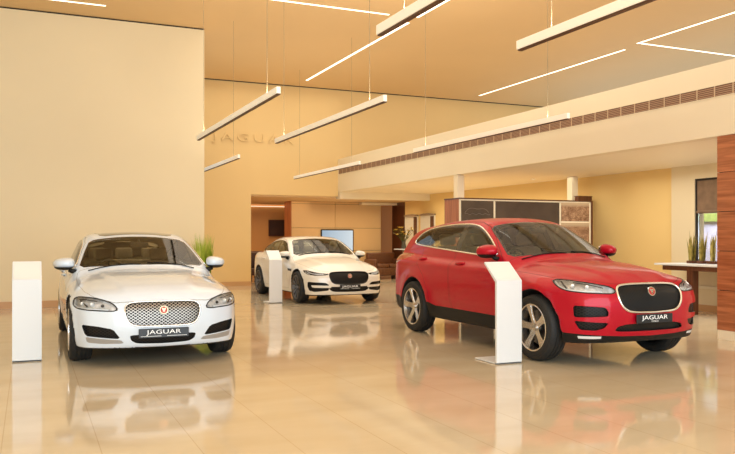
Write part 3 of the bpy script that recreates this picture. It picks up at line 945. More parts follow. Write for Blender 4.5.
xf_cf = dict(paint='pearl', shut='shutgrey', top=1.60, hoodz=.66, hdr=(-1.34, 1.365), belt=.965, dashx=-.98, seatx=-1.62, seatz=.46,
    hood=[(.795, 0), (.79, .20), (.775, .36), (.745, .49), (.67, .60), (.555, .70), (.35, .765), (-.1, .80), (-.50, .80), (-.70, .775), (-.66, .60), (-.60, .42), (-.56, .2), (-.55, 0)][::1],
    fdoor=[(-.60, .29), (-.70, .50), (-.72, .94), (-.86, 1.04), (-1.10, 1.18), (-1.34, 1.30), (-1.60, 1.375), (-1.80, 1.39), (-1.80, .9), (-1.78, .29)],
    rdoor=[(-1.81, .29), (-1.83, .9), (-1.83, 1.39), (-2.3, 1.37), (-2.75, 1.25), (-2.95, 1.10), (-2.84, .88), (-2.62, .70), (-2.50, .50), (-2.46, .29)],
    ws=[(-.545, 0, 1.035), (-.60, .40, 1.035), (-.77, .735, 1.010), (-1.05, .662, 1.18), (-1.34, .580, 1.340), (-1.30, .30, 1.372), (-1.28, 0, 1.378)],
    rw_=[(-2.75, 0, 1.33), (-2.80, .48, 1.30), (-3.2, .58, 1.14), (-3.35, .55, 1.08), (-3.42, 0, 1.08)],
    roofglass=[(-1.40, .0), (-1.42, .46), (-1.9, .50), (-2.45, .48), (-2.5, 0)],
    dlo=[(-.80, 1.005), (-1.2, 1.010), (-2.0, 1.025), (-2.7, 1.055), (-3.08, 1.09), (-3.02, 1.14), (-2.75, 1.24), (-2.4, 1.315), (-1.9, 1.355), (-1.6, 1.345), (-1.36, 1.29), (-1.1, 1.17)],
    panes=[('front_door_glass', [(-.93, 1.02), (-1.74, 1.035), (-1.74, 1.335), (-1.58, 1.325), (-1.36, 1.27), (-1.12, 1.155)]),
           ('rear_door_glass', [(-1.86, 1.037), (-2.60, 1.065), (-2.60, 1.255), (-2.36, 1.305), (-1.86, 1.338)]),
           ('quarter_window', [(-2.64, 1.067), (-2.95, 1.095), (-2.93, 1.15), (-2.64, 1.245)])],
    front=[('grille', [(0,.697),(.20,.696),(.33,.690),(.378,.672),(.398,.63),(.394,.57),(.372,.505),(.335,.458),(.27,.438),(0,.436)]),
           ('lower_grille', [(0, .350), (.30, .350), (.345, .342), (.33, .29), (.27, .255), (0, .247)])],
    diag=[('headlamp', diagpts([(.30, -.862, .722), (.33, .865, .655), (.44, .835, .622), (.65, .703, .608), (.785, .462, .600), (.775, .452, .632), (.735, .51, .685), (.667, .597, .717), (.557, .696, .738), (.40, .80, .742)]), 1),
          ('air_intake', diagpts([(.56, .80, .460), (.70, .66, .445), (.776, .50, .415), (.79, .43, .310), (.70, .62, .325), (.60, .76, .340)]), 1),
          ('chrome_blade', diagpts([(.60, .76, .330), (.70, .63, .315), (.79, .43, .300), (.795, .40, .262), (.70, .60, .258), (.60, .745, .270)]), 1)],
    emit=EM,
    lampbits=[('strip', [(.36, .85, .705), (.37, .85, .65), (.45, .82, .633), (.60, .735, .622), (.74, .55, .614)], .007, 'led'),
              ('strip', [(.62, .64, .70), (.50, .75, .715), (.42, .81, .712)], .005, 'lampdark'),
              ('proj', [(.50, .77, .672), (.60, .68, .668)], .022, 'led'), ('proj', [(.68, .59, .655)], .017, 'lampdark'), ('strip', [(.46, .80, .70), (.56, .72, .645)], .008, 'lampdark')],
    mirror=(-.78, .925, 1.055), mirs=(.115, .135, .083), handles=[(-1.62, .89), (-2.6, .91)], tr=.79, rim=.235, tw=.24, wk='multi', wm='alloy',
    badgez=.605, platez=.365, tailz=.93, pw=.52, ph=.10,
    wipers=[(-.615, -.66, -.525, -.06), (-.545, .02, -.60, .60)])

xe_cf = dict(xf_cf, paint='cream_paint', top=1.56, hoodz=.62, hdr=(-1.26, 1.335), belt=.925, dashx=-.95, seatx=-1.55, seatz=.43,
    hood=[(.715, 0), (.71, .20), (.69, .36), (.66, .46), (.60, .58), (.50, .68), (.35, .75), (-.1, .785), (-.50, .79), (-.68, .765), (-.65, .60), (-.60, .42), (-.56, .2), (-.55, 0)],
    fdoor=[(-.58, .28), (-.68, .48), (-.70, .90), (-.84, 1.0), (-1.06, 1.13), (-1.26, 1.245), (-1.50, 1.33), (-1.70, 1.35), (-1.72, .87), (-1.70, .28)],
    rdoor=[(-1.73, .28), (-1.75, .87), (-1.73, 1.35), (-2.2, 1.32), (-2.6, 1.20), (-2.84, 1.06), (-2.72, .86), (-2.50, .68), (-2.38, .48), (-2.34, .28)],
    ws=[(-.545, 0, .995), (-.60, .40, .99), (-.72, .70, .975), (-1.0, .625, 1.15), (-1.29, .545, 1.315), (-1.25, .30, 1.340), (-1.23, 0, 1.345)],
    rw_=[(-2.6, 0, 1.30), (-2.65, .48, 1.27), (-3.0, .58, 1.12), (-3.15, .55, 1.06), (-3.2, 0, 1.06)],
    roofglass=None,
    dlo=[(-.76, .965), (-1.2, .975), (-2.0, .995), (-2.6, 1.035), (-2.90, 1.07), (-2.84, 1.12), (-2.6, 1.205), (-2.25, 1.285), (-1.8, 1.318), (-1.5, 1.305), (-1.28, 1.25), (-1.05, 1.135)],
    panes=[('front_door_glass', [(-.90, .985), (-1.64, 1.0), (-1.64, 1.29), (-1.48, 1.282), (-1.28, 1.232), (-1.06, 1.115)]),
           ('rear_door_glass', [(-1.76, 1.0), (-2.44, 1.035), (-2.44, 1.225), (-2.22, 1.27), (-1.76, 1.30)]),
           ('quarter_window', [(-2.48, 1.038), (-2.76, 1.07), (-2.74, 1.12), (-2.48, 1.215)])],
    front=[('grille', [(0,.672),(.28,.670),(.375,.66),(.425,.64),(.437,.59),(.42,.52),(.385,.455),(.32,.428),(.2,.420),(0,.418)]),
           ('lower_grille', [(0, .365), (.36, .368), (.45, .372), (.43, .31), (.36, .265), (0, .255)])],
    diag=[('headlamp', diagpts([(.27, .845, .700), (.36, .835, .652), (.45, .80, .618), (.62, .66, .592), (.71, .46, .605), (.70, .42, .635), (.62, .60, .650), (.50, .715, .680), (.38, .80, .70)]), 1),
          ('air_intake', diagpts([(.47, .80, .470), (.60, .70, .462), (.73, .51, .452), (.745, .45, .415), (.74, .44, .385), (.745, .44, .345), (.735, .45, .290), (.60, .68, .262), (.50, .77, .285), (.46, .80, .37)]), 1),
          ('white_bar', diagpts([(.545, .745, .400), (.60, .69, .400), (.72, .51, .394), (.76, .40, .394), (.76, .40, .345), (.70, .56, .348), (.60, .69, .350), (.56, .73, .358)]), 0)],
    emit=dict(EM, grille=dict(m='meshblack', rec=.022, dir=(1, 0, 0), rim=.009, rimm='blackg', rimname='grille_surround'),
              white_bar=dict(m='cream_paint', pair=True, name='bumper_blade'),
              headlamp=dict(m='lampdark', rec=.025, lens=True, pair=True)),
    sidebits=[('side_vent', [(-.30, .70), (-.60, .71), (-.58, .665), (-.34, .65)])],
    lampbits=[('strip', [(.40, .80, .68), (.50, .74, .640), (.60, .66, .622), (.68, .54, .622)], .010, 'led'), ('strip', [(.36, .83, .69), (.38, .82, .655), (.48, .76, .622)], .006, 'led')],
    mirror=(-.75, .915, 1.005), handles=[(-1.55, .85), (-2.5, .88)], tr=.80, rim=.245, tw=.23, wm='darkalloy', badgez=.585, platez=.36, tailz=.9, pw=.46, ph=.10, dlom='blackg',
    wipers=[(-.615, -.64, -.525, -.06), (-.545, .02, -.60, .58)])

fp_cf = dict(paint='red', shut='under', top=1.78, hoodz=.80, hdr=(-1.38, 1.55), belt=1.095, dashx=-.98, seatx=-1.60, seatz=.66,
    hood=[(.735, 0), (.73, .22), (.71, .40), (.67, .50), (.56, .64), (.40, .755), (.20, .81), (-.1, .825), (-.50, .83), (-.70, .80), (-.66, .60), (-.60, .42), (-.56, .2), (-.55, 0)],
    fdoor=[(-.62, .34), (-.74, .55), (-.76, 1.08), (-.90, 1.20), (-1.15, 1.38), (-1.40, 1.52), (-1.62, 1.58), (-1.92, 1.59), (-1.90, 1.05), (-1.84, .34)],
    rdoor=[(-1.87, .34), (-1.93, 1.05), (-1.95, 1.59), (-2.5, 1.585), (-2.95, 1.53), (-2.98, 1.25), (-2.86, 1.00), (-2.62, .84), (-2.46, .62), (-2.38, .34)],
    ws=[(-.545, 0, 1.175), (-.60, .40, 1.170), (-.74, .735, 1.155), (-1.05, .665, 1.34), (-1.36, .585, 1.515), (-1.33, .30, 1.555), (-1.31, 0, 1.562)],
    rw_=[(-3.55, 0, 1.48), (-3.55, .55, 1.46), (-3.75, .66, 1.25), (-3.8, .62, 1.18), (-3.82, 0, 1.18)],
    dlo=[(-.83, 1.122), (-1.5, 1.165), (-2.2, 1.205), (-2.78, 1.24), (-3.10, 1.262), (-3.33, 1.285), (-3.36, 1.33), (-3.25, 1.42), (-3.05, 1.50), (-2.6, 1.548), (-2.1, 1.563), (-1.75, 1.553), (-1.5, 1.505), (-1.15, 1.34)],
    panes=[('front_door_glass', [(-.98, 1.145), (-1.50, 1.18), (-1.84, 1.20), (-1.88, 1.535), (-1.72, 1.53), (-1.50, 1.482), (-1.17, 1.325)]),
           ('rear_door_glass', [(-1.97, 1.208), (-2.78, 1.258), (-2.84, 1.50), (-2.55, 1.528), (-2.0, 1.54)]),
           ('quarter_window', [(-2.83, 1.262), (-3.28, 1.298), (-3.31, 1.33), (-3.2, 1.41), (-3.02, 1.475), (-2.89, 1.495)])],
    clad=[(.45, .10), (.45, .37), (.30, .40), (-.40, .42), (-.55, .425), (-2.3, .43), (-2.45, .47), (-3.3, .47), (-3.45, .50), (-4.0, .50), (-4.0, .10)],
    cladf=[(-1.05, .10), (1.05, .10), (1.05, .375), (.6, .345), (.35, .332), (0, .325), (-.35, .332), (-.6, .345), (-1.05, .375)],
    front=[('grille', [(0,.880),(.25,.878),(.37,.868),(.425,.845),(.444,.79),(.432,.71),(.405,.65),(.355,.605),(.26,.585),(0,.576)]),
           ('lower_grille', [(0, .465), (.33, .462), (.44, .44), (.47, .395), (.40, .382), (0, .378)])],
    diag=[('headlamp', diagpts([(.235, .868, .905), (.33, .872, .850), (.42, .865, .818), (.52, .82, .802), (.66, .70, .790), (.785, .478, .783), (.775, .445, .815), (.73, .49, .855), (.60, .66, .893), (.42, .79, .915), (.29, .85, .920)]), 1),
          ('air_intake', diagpts([(.56, .84, .660), (.66, .74, .655), (.765, .585, .645), (.775, .55, .590), (.775, .56, .548), (.66, .73, .540), (.56, .83, .535)]), 1),
          ('lower_intake', diagpts([(.56, .83, .500), (.66, .72, .490), (.765, .54, .480), (.745, .58, .425), (.70, .66, .398), (.59, .78, .405)]), 1),
          ('fog_lamp', diagpts([(.58, .80, .338), (.66, .69, .336), (.72, .60, .335), (.715, .60, .310), (.66, .68, .308), (.58, .79, .310)]), 0)],
    emit=dict(EM, grille=dict(m='meshblack', rec=.022, dir=(1, 0, 0), rim=.013, rimm='chrome', rimname='grille_surround'),
              fog_lamp=dict(m='fog', pair=True)),
    lampbits=[('strip', [(.30, .865, .895), (.36, .865, .85), (.46, .84, .818), (.60, .75, .806), (.72, .59, .80)], .008, 'led'),
              ('proj', [(.50, .79, .860), (.61, .69, .850)], .022, 'led'), ('strip', [(.36, .84, .90), (.44, .83, .83)], .009, 'lampdark'), ('strip', [(.70, .56, .84), (.60, .67, .875), (.48, .78, .893)], .005, 'lampdark')],
    mirror=(-.90, .945, 1.205), mirs=(.12, .125, .092), handles=[(-1.68, 1.035), (-2.78, 1.07)], tr=.853, rim=.262, tw=.235, wk='star', wm='alloy',
    badgez=.80, badger=.052, platez=.515, tailz=1.10, pw=.50, ph=.095, sub='F-PACE', pf=.02,
    wipers=[(-.615, -.66, -.525, -.06), (-.545, .02, -.60, .60)], dlor=.012)

xf = build_car('saloon_car', 'white saloon car with chrome mesh grille, facing forward beside the leftmost stand', XF, (1.310, 9.169), xf_cf)
xe = build_car('saloon_car', 'smaller white saloon car with black grille parked at the back of the hall', XE, (6.05, 15.365), xe_cf)
fp = build_car('sport_utility_car', 'red sport utility car with silver five-spoke wheels and black lower cladding', FP, (6.095, 7.074), fp_cf)
# ------------------------------------------------------------------ setting
def wall_mat(name, c, var=.04, rough=.55):
    c2 = tuple(max(0, k*(1-var)) for k in c)
    return noisy(name, c, c2, .6, rough)
W = {}
W['cream'] = wall_mat('cream_wall_paint', srgb(236, 218, 180))
W['ochre'] = wall_mat('ochre_wall_paint', srgb(234, 200, 138))
W['yellow'] = wall_mat('yellow_wall_paint', srgb(242, 208, 138))
W['ceil'] = wall_mat('ceiling_paint', srgb(230, 196, 146), .03, .7)
W['fascia'] = wall_mat('fascia_paint', srgb(244, 230, 200))
W['orange'] = wall_mat('orange_wall_paint', srgb(225, 165, 95))
W['panel'] = wall_mat('beige_panel', srgb(220, 184, 132))
W['skirt'] = wall_mat('tan_skirting', srgb(205, 160, 112), .05, .35)
W['gap'] = mat('shadow_gap', (.03, .02, .012), .8)
W['white'] = mat('white_powder_coat', srgb(226, 227, 228), .4)
W['strip'] = mat('light_strip', (1, .95, .85), .5, emit=(1., .90, .72), estr=2.6)

def wood(name, c1, c2, axis, seam=.0, rough=.3, dark=(.05, .02, .01)):
    """veneer with grain along an axis (0 x, 1 y, 2 z)"""
    m, nt, b = new_mat(name); L = nt.links.new
    tc = nt.nodes.new('ShaderNodeTexCoord'); mp = nt.nodes.new('ShaderNodeMapping')
    s = [14., 14., 14.]; s[axis] = .9; mp.inputs['Scale'].default_value = s
    n = nt.nodes.new('ShaderNodeTexNoise'); n.inputs['Scale'].default_value = 1.6; n.inputs['Detail'].default_value = 7; n.inputs['Distortion'].default_value = .6
    cr = nt.nodes.new('ShaderNodeValToRGB'); cr.color_ramp.elements[0].position = .32; cr.color_ramp.elements[1].position = .68
    cr.color_ramp.elements[0].color = (*c1, 1); cr.color_ramp.elements[1].color = (*c2, 1)
    L(tc.outputs['Object'], mp.inputs['Vector']); L(mp.outputs[0], n.inputs['Vector']); L(n.outputs['Fac'], cr.inputs['Fac'])
    L(cr.outputs['Color'], b.inputs['Base Color']); b.inputs['Roughness'].default_value = rough
    b.inputs['Coat Weight'].default_value = .25
    return m
W['wood_y'] = wood('red_brown_veneer', srgb(150, 84, 50), srgb(196, 122, 80), 1)
W['wood_z'] = wood('brown_veneer_upright', srgb(150, 86, 48), srgb(188, 116, 68), 2, rough=.5)
W['wood_dark'] = wood('dark_brown_veneer', srgb(78, 40, 22), srgb(104, 58, 32), 2)

def floor_mat():
    m, nt, b = new_mat('polished_cream_tiles'); L = nt.links.new
    g = nt.nodes.new('ShaderNodeNewGeometry'); sp = nt.nodes.new('ShaderNodeSeparateXYZ'); L(g.outputs['Position'], sp.inputs[0])
    def mth(op, a, c=0., d=None):
        n = nt.nodes.new('ShaderNodeMath'); n.operation = op
        for i, q in enumerate((a, c) if d is None else (a, c, d)):
            if isinstance(q, (int, float)): n.inputs[i].default_value = q
            else: L(q, n.inputs[i])
        return n.outputs[0]
    def line(o, off, per, w): # 1 on joints
        f = mth('FRACT', mth('DIVIDE', mth('ADD', o, off), per)); return mth('LESS_THAN', f, w/per)
    jx = line(sp.outputs['X'], .17+59.0, .59, .007); jy = line(sp.outputs['Y'], 120.0+.3, 1.2, .006)
    n1 = nt.nodes.new('ShaderNodeTexNoise'); n1.inputs['Scale'].default_value = .9; n1.inputs['Detail'].default_value = 6
    mp = nt.nodes.new('ShaderNodeMapping'); mp.inputs['Scale'].default_value = (1, 2.6, 1); mp.inputs['Rotation'].default_value = (0, 0, .5)
    L(g.outputs['Position'], mp.inputs[0]); L(mp.outputs[0], n1.inputs['Vector'])
    cr = nt.nodes.new('ShaderNodeValToRGB'); cr.color_ramp.elements[0].position = .3; cr.color_ramp.elements[1].position = .72
    cr.color_ramp.elements[0].color = (*srgb(206, 188, 158), 1); cr.color_ramp.elements[1].color = (*srgb(217, 201, 174), 1)
    L(n1.outputs['Fac'], cr.inputs['Fac'])
    mx = nt.nodes.new('ShaderNodeMix'); mx.data_type = 'RGBA'; mx.inputs['B'].default_value = (*srgb(165, 130, 88), 1)
    fac = mth('MAXIMUM', mth('MULTIPLY', jx, .34), mth('MULTIPLY', jy, .09))
    L(fac, mx.inputs['Factor']); L(cr.outputs['Color'], mx.inputs['A']); L(mx.outputs['Result'], b.inputs['Base Color'])
    b.inputs['Roughness'].default_value = .07; b.inputs['IOR'].default_value = 1.48; b.inputs['Specular IOR Level'].default_value = .5
    n2 = nt.nodes.new('ShaderNodeTexNoise'); n2.inputs['Scale'].default_value = .8; L(g.outputs['Position'], n2.inputs['Vector'])
    bp = nt.nodes.new('ShaderNodeBump'); bp.inputs['Strength'].default_value = .02; bp.inputs['Distance'].default_value = .05
    L(n2.outputs['Fac'], bp.inputs['Height']); L(bp.outputs[0], b.inputs['Normal'])
    return m

def struct(name, boxes, m, bev=0.):
    bm = B()
    for q in boxes: bx(bm, *q, bev)
    return tag(obj(name, bm, m), kind='structure')

HC = 5.85
struct('floor', [(-9.2, 14.2, -6.2, 28.2, -.2, 0)], floor_mat())
struct('ceiling', [(-9.2, 17.2, -6.2, 21.7, HC, HC+.2)], W['ceil'])
struct('wall_left', [(-9.2, -9., -6.2, 16.4, 0, HC)], W['cream'])
struct('wall_front_left', [(-9., 3.43, 16.4, 16.62, 0, 5.82)], W['cream'])
struct('wall_back', [(3.2, 5.84, 21.5, 21.7, 0, HC), (5.84, 8.53, 21.5, 21.7, 2.62, HC), (8.53, 17.2, 21.5, 21.7, 2.80, HC)], W['ochre'])
struct('trim_1', [(-9., 3.43, 16.41, 16.60, 5.82, HC), ], W['gap'])
struct('trim_2', [(3.45, 17.2, 21.47, 21.5, HC-.02, HC)], W['gap'])
struct('baseboard_left', [(-9., 3.43, 16.37, 16.4, 0, .13)], W['skirt'])
struct('baseboard_back', [(3.2, 5.84, 21.47, 21.5, 0, .12)], W['skirt'])
# low-ceilinged side bay: fascia, soffit, right wall
struct('wall_fascia', [(8.53, 8.75, -6.2, 21.5, 2.75, 3.745)], W['fascia'])
struct('ceiling_bay', [(8.75, 14.2, -6.2, 21.5, 2.75, 2.95)], wall_mat('soffit_paint', srgb(252, 238, 212)))
struct('wall_beam', [(8.55, 12.5, 21.35, 21.7, 2.55, 2.80)], W['fascia'])
struct('wall_right', [(11.6, 11.8, 11.35, 23.1, 0, 2.75)], W['yellow'])
struct('wall_window_side', [(11.56, 11.8, 10.78, 11.35, 0, 2.75), (11.56, 11.8, 8.6, 10.78, 2.49, 2.75), (11.56, 11.8, 8.6, 10.78, 0, .90), (11.56, 11.8, 4., 8.6, 0, 2.75)], W['cream'])
struct('trim_3', [(11.50, 11.56, 8.6, 11.35, .42, .47)], W['fascia'])
struct('baseboard_right', [(11.57, 11.6, 11.35, 20.4, 0, .12), (11.53, 11.56, 8.6, 11.35, 0, .12)], W['skirt'])
# rear rooms
struct('ceiling_rear', [(3.2, 14.2, 21.7, 28.2, 2.58, 2.78)], W['ceil'])
struct('wall_rear', [(5.0, 14.2, 27.0, 27.2, 0, 2.58)], W['orange'])
struct('wall_rear_left', [(4.9, 5.1, 21.7, 27.0, 0, 2.58)], W['orange'])
struct('wall_passage', [(11.60, 11.8, 23.1, 24.1, 0, 2.58)], W['wood_dark'])
struct('wall_passage_end', [(10.9, 13.6, 25.2, 25.35, 0, 2.58)], wall_mat('brown_wall_paint', srgb(205, 130, 62)))
struct('trim_4', [(5.2, 8.9, 26.9, 27.0, 2.50, 2.53)], mat('cove_glow', (1, .9, .75), .5, emit=(1, .80, .55), estr=.9))
# panelled wall with joints
bm = B(); bx(bm, 7.87, 11.12, 24.03, 24.65, 0, 2.58)
tag(obj('wall_panelled', bm, W['gap']), kind='structure')
bm = B()
xs = [7.87, 9.42, 11.12]; zs = [0, .94, 1.70, 2.50, 2.58]
for i in range(2):
    for j in range(4): bx(bm, xs[i]+.006, xs[i+1]-.006, 24.0, 24.035, zs[j]+.006, zs[j+1]-.004)
struct_o = tag(obj('trim_7', bm, W['panel']), kind='structure')
struct('trim_5', [(7.85, 7.88, 23.99, 24.66, 0, 2.58)], W['wood_z'])
struct('trim_6', [(10.3, 11.6, 23.72, 23.99, 2.49, 2.57)], W['fascia'])
# columns of the side bay
for i, (x, y) in enumerate([(8.63, 14.55), (11.24, 13.95)]):
    c = empty('column', (x, y, 0)); tag(c, ['square cream column on the edge of the raised fascia, left of the two', 'square cream column behind the right end of the dark display wall'][i], 'column')
    bm = B(); bx(bm, -.085, .085, -.085, .085, 0, 2.745, .004); obj('shaft', bm, W['fascia'], c)
    bm = B(); bx(bm, -.095, .095, -.095, .095, 0, .10, .004); obj('skirting', bm, W['skirt'], c)
# wood-clad pier at the right edge
c = empty('timber_clad_pier', (8.53, 6.95, 0)); tag(c, 'tall reddish wood veneered pier at the right edge of the hall', 'pillar')
for k, (z0, z1) in enumerate([(.13, .66), (.668, 1.19), (1.198, 1.72), (1.728, 2.25), (2.258, 2.745)]):
    bm = B(); bx(bm, 0, .55, -.62, .62, z0, z1, .003); obj('veneer_panel', bm, W['wood_y'], c)
bm = B(); bx(bm, .02, .53, -.60, .60, 0, 2.74); obj('core', bm, W['gap'], c)
bm = B(); bx(bm, .005, .545, -.615, .615, 0, .13, .003); obj('plinth', bm, W['fascia'], c)

# window to the outside behind the snake plants
wn = empty('window_1', (11.6, 9.69, 1.7)); tag(wn, kind='structure')
bm = B()
for q in ((-.02, .06, -1.09, 1.09, -.80, -.76), (-.02, .06, -1.09, 1.09, .75, .79), (-.02, .06, 1.07, 1.09, -.8, .79), (-.02, .06, -1.09, -1.05, -.8, .79)): bx(bm, *q)
obj('window_frame', bm, W['gap'], wn)
bm = B(); bx(bm, .015, .025, -1.05, 1.05, -.76, .75); obj('window_pane', bm, glass('window_glass', (.95, .96, .97), .02), wn)
bm = B(); bx(bm, -.012, .0, -1.05, 1.05, .17, .75); add_tube(bm, [(-.01, -1.05, .16), (-.01, 1.05, .16)], .03, 8); obj('window_blind', bm, noisy('brown_blind', srgb(120, 96, 74), srgb(140, 112, 86), 8, .8), wn)
t = struct('wall_garden', [(13.6, 13.8, 6.5, 17, -.1, 1.72)], mat('lavender_garden_wall', srgb(200, 200, 225), .8))
bm = B()
for i in range(260):
    p = Vector((13.6+random.uniform(-.2, .2), random.uniform(8, 16), 1.93+random.uniform(-.05, .3)))
    a, q = random.uniform(0, 2*PI), random.uniform(-.6, .8)
    d = Vector((math.cos(a)*math.cos(q), math.sin(a)*math.cos(q), math.sin(q)))*.14; s = d.cross(Vector((0, 0, 1))).normalized()*.045
    vs = [bm.verts.new(p), bm.verts.new(p+d*.5+s), bm.verts.new(p+d), bm.verts.new(p+d*.5-s)]; bm.faces.new(vs)
bx(bm, 13.45, 13.75, 8, 16, 1.725, 1.9)
tag(obj('hedge', bm, noisy('hedge_green', srgb(110, 130, 60), srgb(170, 185, 100), 6, .7)), 'green hedge outside, seen over the pale garden wall through the window', 'hedge', kind='stuff')

# ------------------------------------------------------------------ air grille along the fascia
ag = empty('air_grille', (8.53, 14.3, 3.36)); tag(ag, 'long slotted brown air grille running along the cream fascia', 'vent')
bm = B(); bx(bm, -.006, 0, -7.2-8, 7.1, -.072, .072); obj('duct_backing', bm, mat('grille_brown_dark', srgb(120, 88, 66), .7), ag)
bm = B()
for k in range(5): bx(bm, -.016, -.006, -15.2, 7.1, -.062+k*.026, -.062+k*.026+.012)
obj('louvre', bm, mat('grille_brown', srgb(182, 146, 118), .5), ag)
dm_ = mat('divider_beige', srgb(214, 186, 150), .6)
for k in range(50):
    bm = B(); bx(bm, -.018, -.004, 7.1-k*.30-.006, 7.1-k*.30+.006, -.07, .07); obj('divider', bm, dm_, ag)
bm = B(); bx(bm, -.014, 0, -15.2, 7.1, .072, .082); bx(bm, -.014, 0, -15.2, 7.1, -.082, -.072); obj('frame', bm, W['fascia'], ag)

# ------------------------------------------------------------------ recessed light strips in the high ceiling
strips = [((.0, 15.53, 1.35, 15.53), 'short recessed ceiling light strip above the plain left wall'),
          ((4.1, 13.85, 6.6, 13.85), 'recessed ceiling light strip running crosswise at the top centre'),
          ((7.21, 14.22, 7.21, 20.6), 'recessed ceiling light strip left of the long suspended lamps, running into the hall'),
          ((7.20, 10.2, 7.20, 13.80), 'recessed ceiling light strip ending above the two hanging wires, top centre'),
          ((12.95, 14.17, 12.95, 20.6), 'recessed ceiling light strip above the cream fascia, standing alone'),
          ((12.80, 10.0, 12.80, 13.60), 'recessed ceiling light strip, upper arm of the corner shape at the top right'),
          ((12.84, 13.60, 16.6, 13.50), 'recessed ceiling light strip, lower arm of the corner shape at the top right')]
for (x0, y0, x1, y1), lab in strips:
    e = empty('ceiling_light_strip', ((x0+x1)/2, (y0+y1)/2, HC), 0); tag(e, lab, 'ceiling light', 'recessed light strips in the high ceiling')
    L = math.hypot(x1-x0, y1-y0)/2; hor = abs(x1-x0) > abs(y1-y0)
    bm = B(); (bx(bm, -L, L, -.035, .035, -.006, .0) if hor else bx(bm, -.035, .035, -L, L, -.006, 0)); obj('diffuser', bm, W['strip'], e)
    bm = B()
    for s in (-1, 1):
        (bx(bm, -L, L, s*.035, s*.043, -.008, 0) if hor else bx(bm, s*.035, s*.043, -L, L, -.008, 0))
    obj('frame', bm, W['fascia'], e)

# ------------------------------------------------------------------ suspended linear lamps
lampm = mat('lamp_white_metal', srgb(250, 242, 225), .4, emit=(1, .92, .78), estr=.15)
lampd = mat('lamp_under_dark', srgb(86, 56, 34), .5)
wirem = mat('steel_wire', srgb(150, 130, 100), .6, emit=None)
pend = [(2.53, 3.3, 4.4, 'hanging linear lamp cut off by the top edge, left one with a dark underside'), (3.82, 3.3, 4.3, 'largest hanging linear lamp at the top, nearest right of centre'),
        (2.53, 10.38, 4.44, 'hanging linear lamp in front of the left wall edge'), (3.82, 10.30, 4.35, 'hanging linear lamp in front of the raised wall lettering'),
        (6.62, 10.55, 4.5, 'hanging linear lamp in front of the slotted air grille'),
        (3.86, 17.3, 4.35, 'small distant hanging linear lamp half behind the left wall'), (6.60, 17.6, 4.5, 'small distant hanging linear lamp near the left end of the air grille')]
for x, y, L, lab in pend:
    e = empty('pendant_light', (x, y, 3.0)); tag(e, lab, 'pendant light', 'linear lamps hung from the high ceiling on wires')
    h = L/2
    bm = B(); bx(bm, -.024, .024, -h, h, -.025, .050, .003); obj('housing', bm, lampm, e)
    bm = B(); bx(bm, -.016, .026, -h+.01, h-.01, -.036, -.024); obj('underside', bm, lampd, e)
    l = bpy.data.lights.new('uplight', 'AREA'); l.shape = 'RECTANGLE'; l.size = .05; l.size_y = L-.1; l.energy = 48 if y < 15 else 13; l.color = (1, .90, .74)
    lo = bpy.data.objects.new('uplight', l); COL.objects.link(lo); lo.parent = e; lo.location = (0, 0, .065); lo.rotation_euler = (PI, 0, 0)
    for s in (-1, 1):
        bm = B(); add_tube(bm, [(0, s*(h-.45), .05), (0, s*(h-.45), HC-3.0)], .0035, 6); obj('suspension_wire', bm, wirem, e)

# bay downlights
for x, y, lab in ((8.95+.0, 14.9, 'small round downlight in the low soffit left of the first column'), (10.8, 14.83, 'small round downlight in the low soffit between the two columns')):
    e = empty('downlight', (x, y, 2.75)); tag(e, lab, 'downlight')
    bm = B(); add_lathe(bm, [(.035, .004), (.035, -.006), (.055, -.006), (.055, .004)], 24, 'z'); obj('trim_ring', fix(bm), W['white'], e)
    bm = B(); add_lathe(bm, [(.0005, -.002), (.035, -.002)], 24, 'z'); obj('lens', bm, W['strip'], e)

# raised lettering on the far wall
Mt = Matrix.Translation((5.93, 21.475, 4.24)) @ Matrix.Rotation(PI/2, 4, 'X')
lt = text_mesh('wall_lettering', 'JAGUAR', .33, W['ochre'], None, Mt, .014, 1.6, 1.35)
tag(lt, 'raised ochre word JAGUAR on the high far wall', 'sign')
# ------------------------------------------------------------------ folded white stands
def stand(x, y, label, w=.15):
    """sheet folded into foot, upright and slanted reading panel; faces -y"""
    e = empty('display_stand', (x, y, 0)); tag(e, label, 'stand', None)
    prof = [(.445, 0), (.0, 0), (.0, .906), (.245, 1.105)]         # (y, z) centre line of the sheet
    def sheet(p, q, th):
        d = Vector((q[0]-p[0], q[1]-p[1])).normalized(); n = Vector((-d.y, d.x))*th
        return [(p[0], p[1]), (q[0], q[1]), (q[0]+n.x, q[1]+n.y), (p[0]+n.x, p[1]+n.y)]
    # upright + slanted panel as one closed profile
    up = [(0, .004), (0, .906), (.245, 1.105), (.258, 1.089), (.030, .893), (.030, .004)]
    bm = B(); add_prism(bm, up, -w, w, lambda u, v, k: Vector((k, u, v))); 
    bmesh.ops.bevel(bm, geom=[d for d in bm.edges], offset=.002, segments=1, affect='EDGES')
    obj('upright_panel', fix(bm), W['white'], e)
    bm = B(); bx(bm, -w, w, .0, .445, .004, .018, .002); obj('foot_plate', bm, W['white'], e)
    bm = B(); bx(bm, -w+.008, w-.008, .004, .437, 0, .005); obj('base_pad', bm, W['gap'], e)
    # reading surface
    d = Vector((0, .245, .199)).normalized(); n = Vector((0, -d.z, d.y))
    bm = B(); c = [Vector((sx*(w-.012), 0, .906))+d*k+n*.0018 for sx, k in ((-1, .015), (1, .015), (1, .30), (-1, .30))]
    bm.faces.new([bm.verts.new(p) for p in c]); obj('reading_panel', bm, mat('reading_panel_print', srgb(236, 234, 230), .12, coat=1.), e)
    return e
stand(-.022, 9.26, 'white folded metal stand left of the saloon with the chrome mesh grille')
stand(4.73, 15.45, 'small distant white folded stand in front of the black-grilled saloon', .14)
stand(4.780, 6.99, 'white folded metal stand in front of the red car, at the centre', .163)

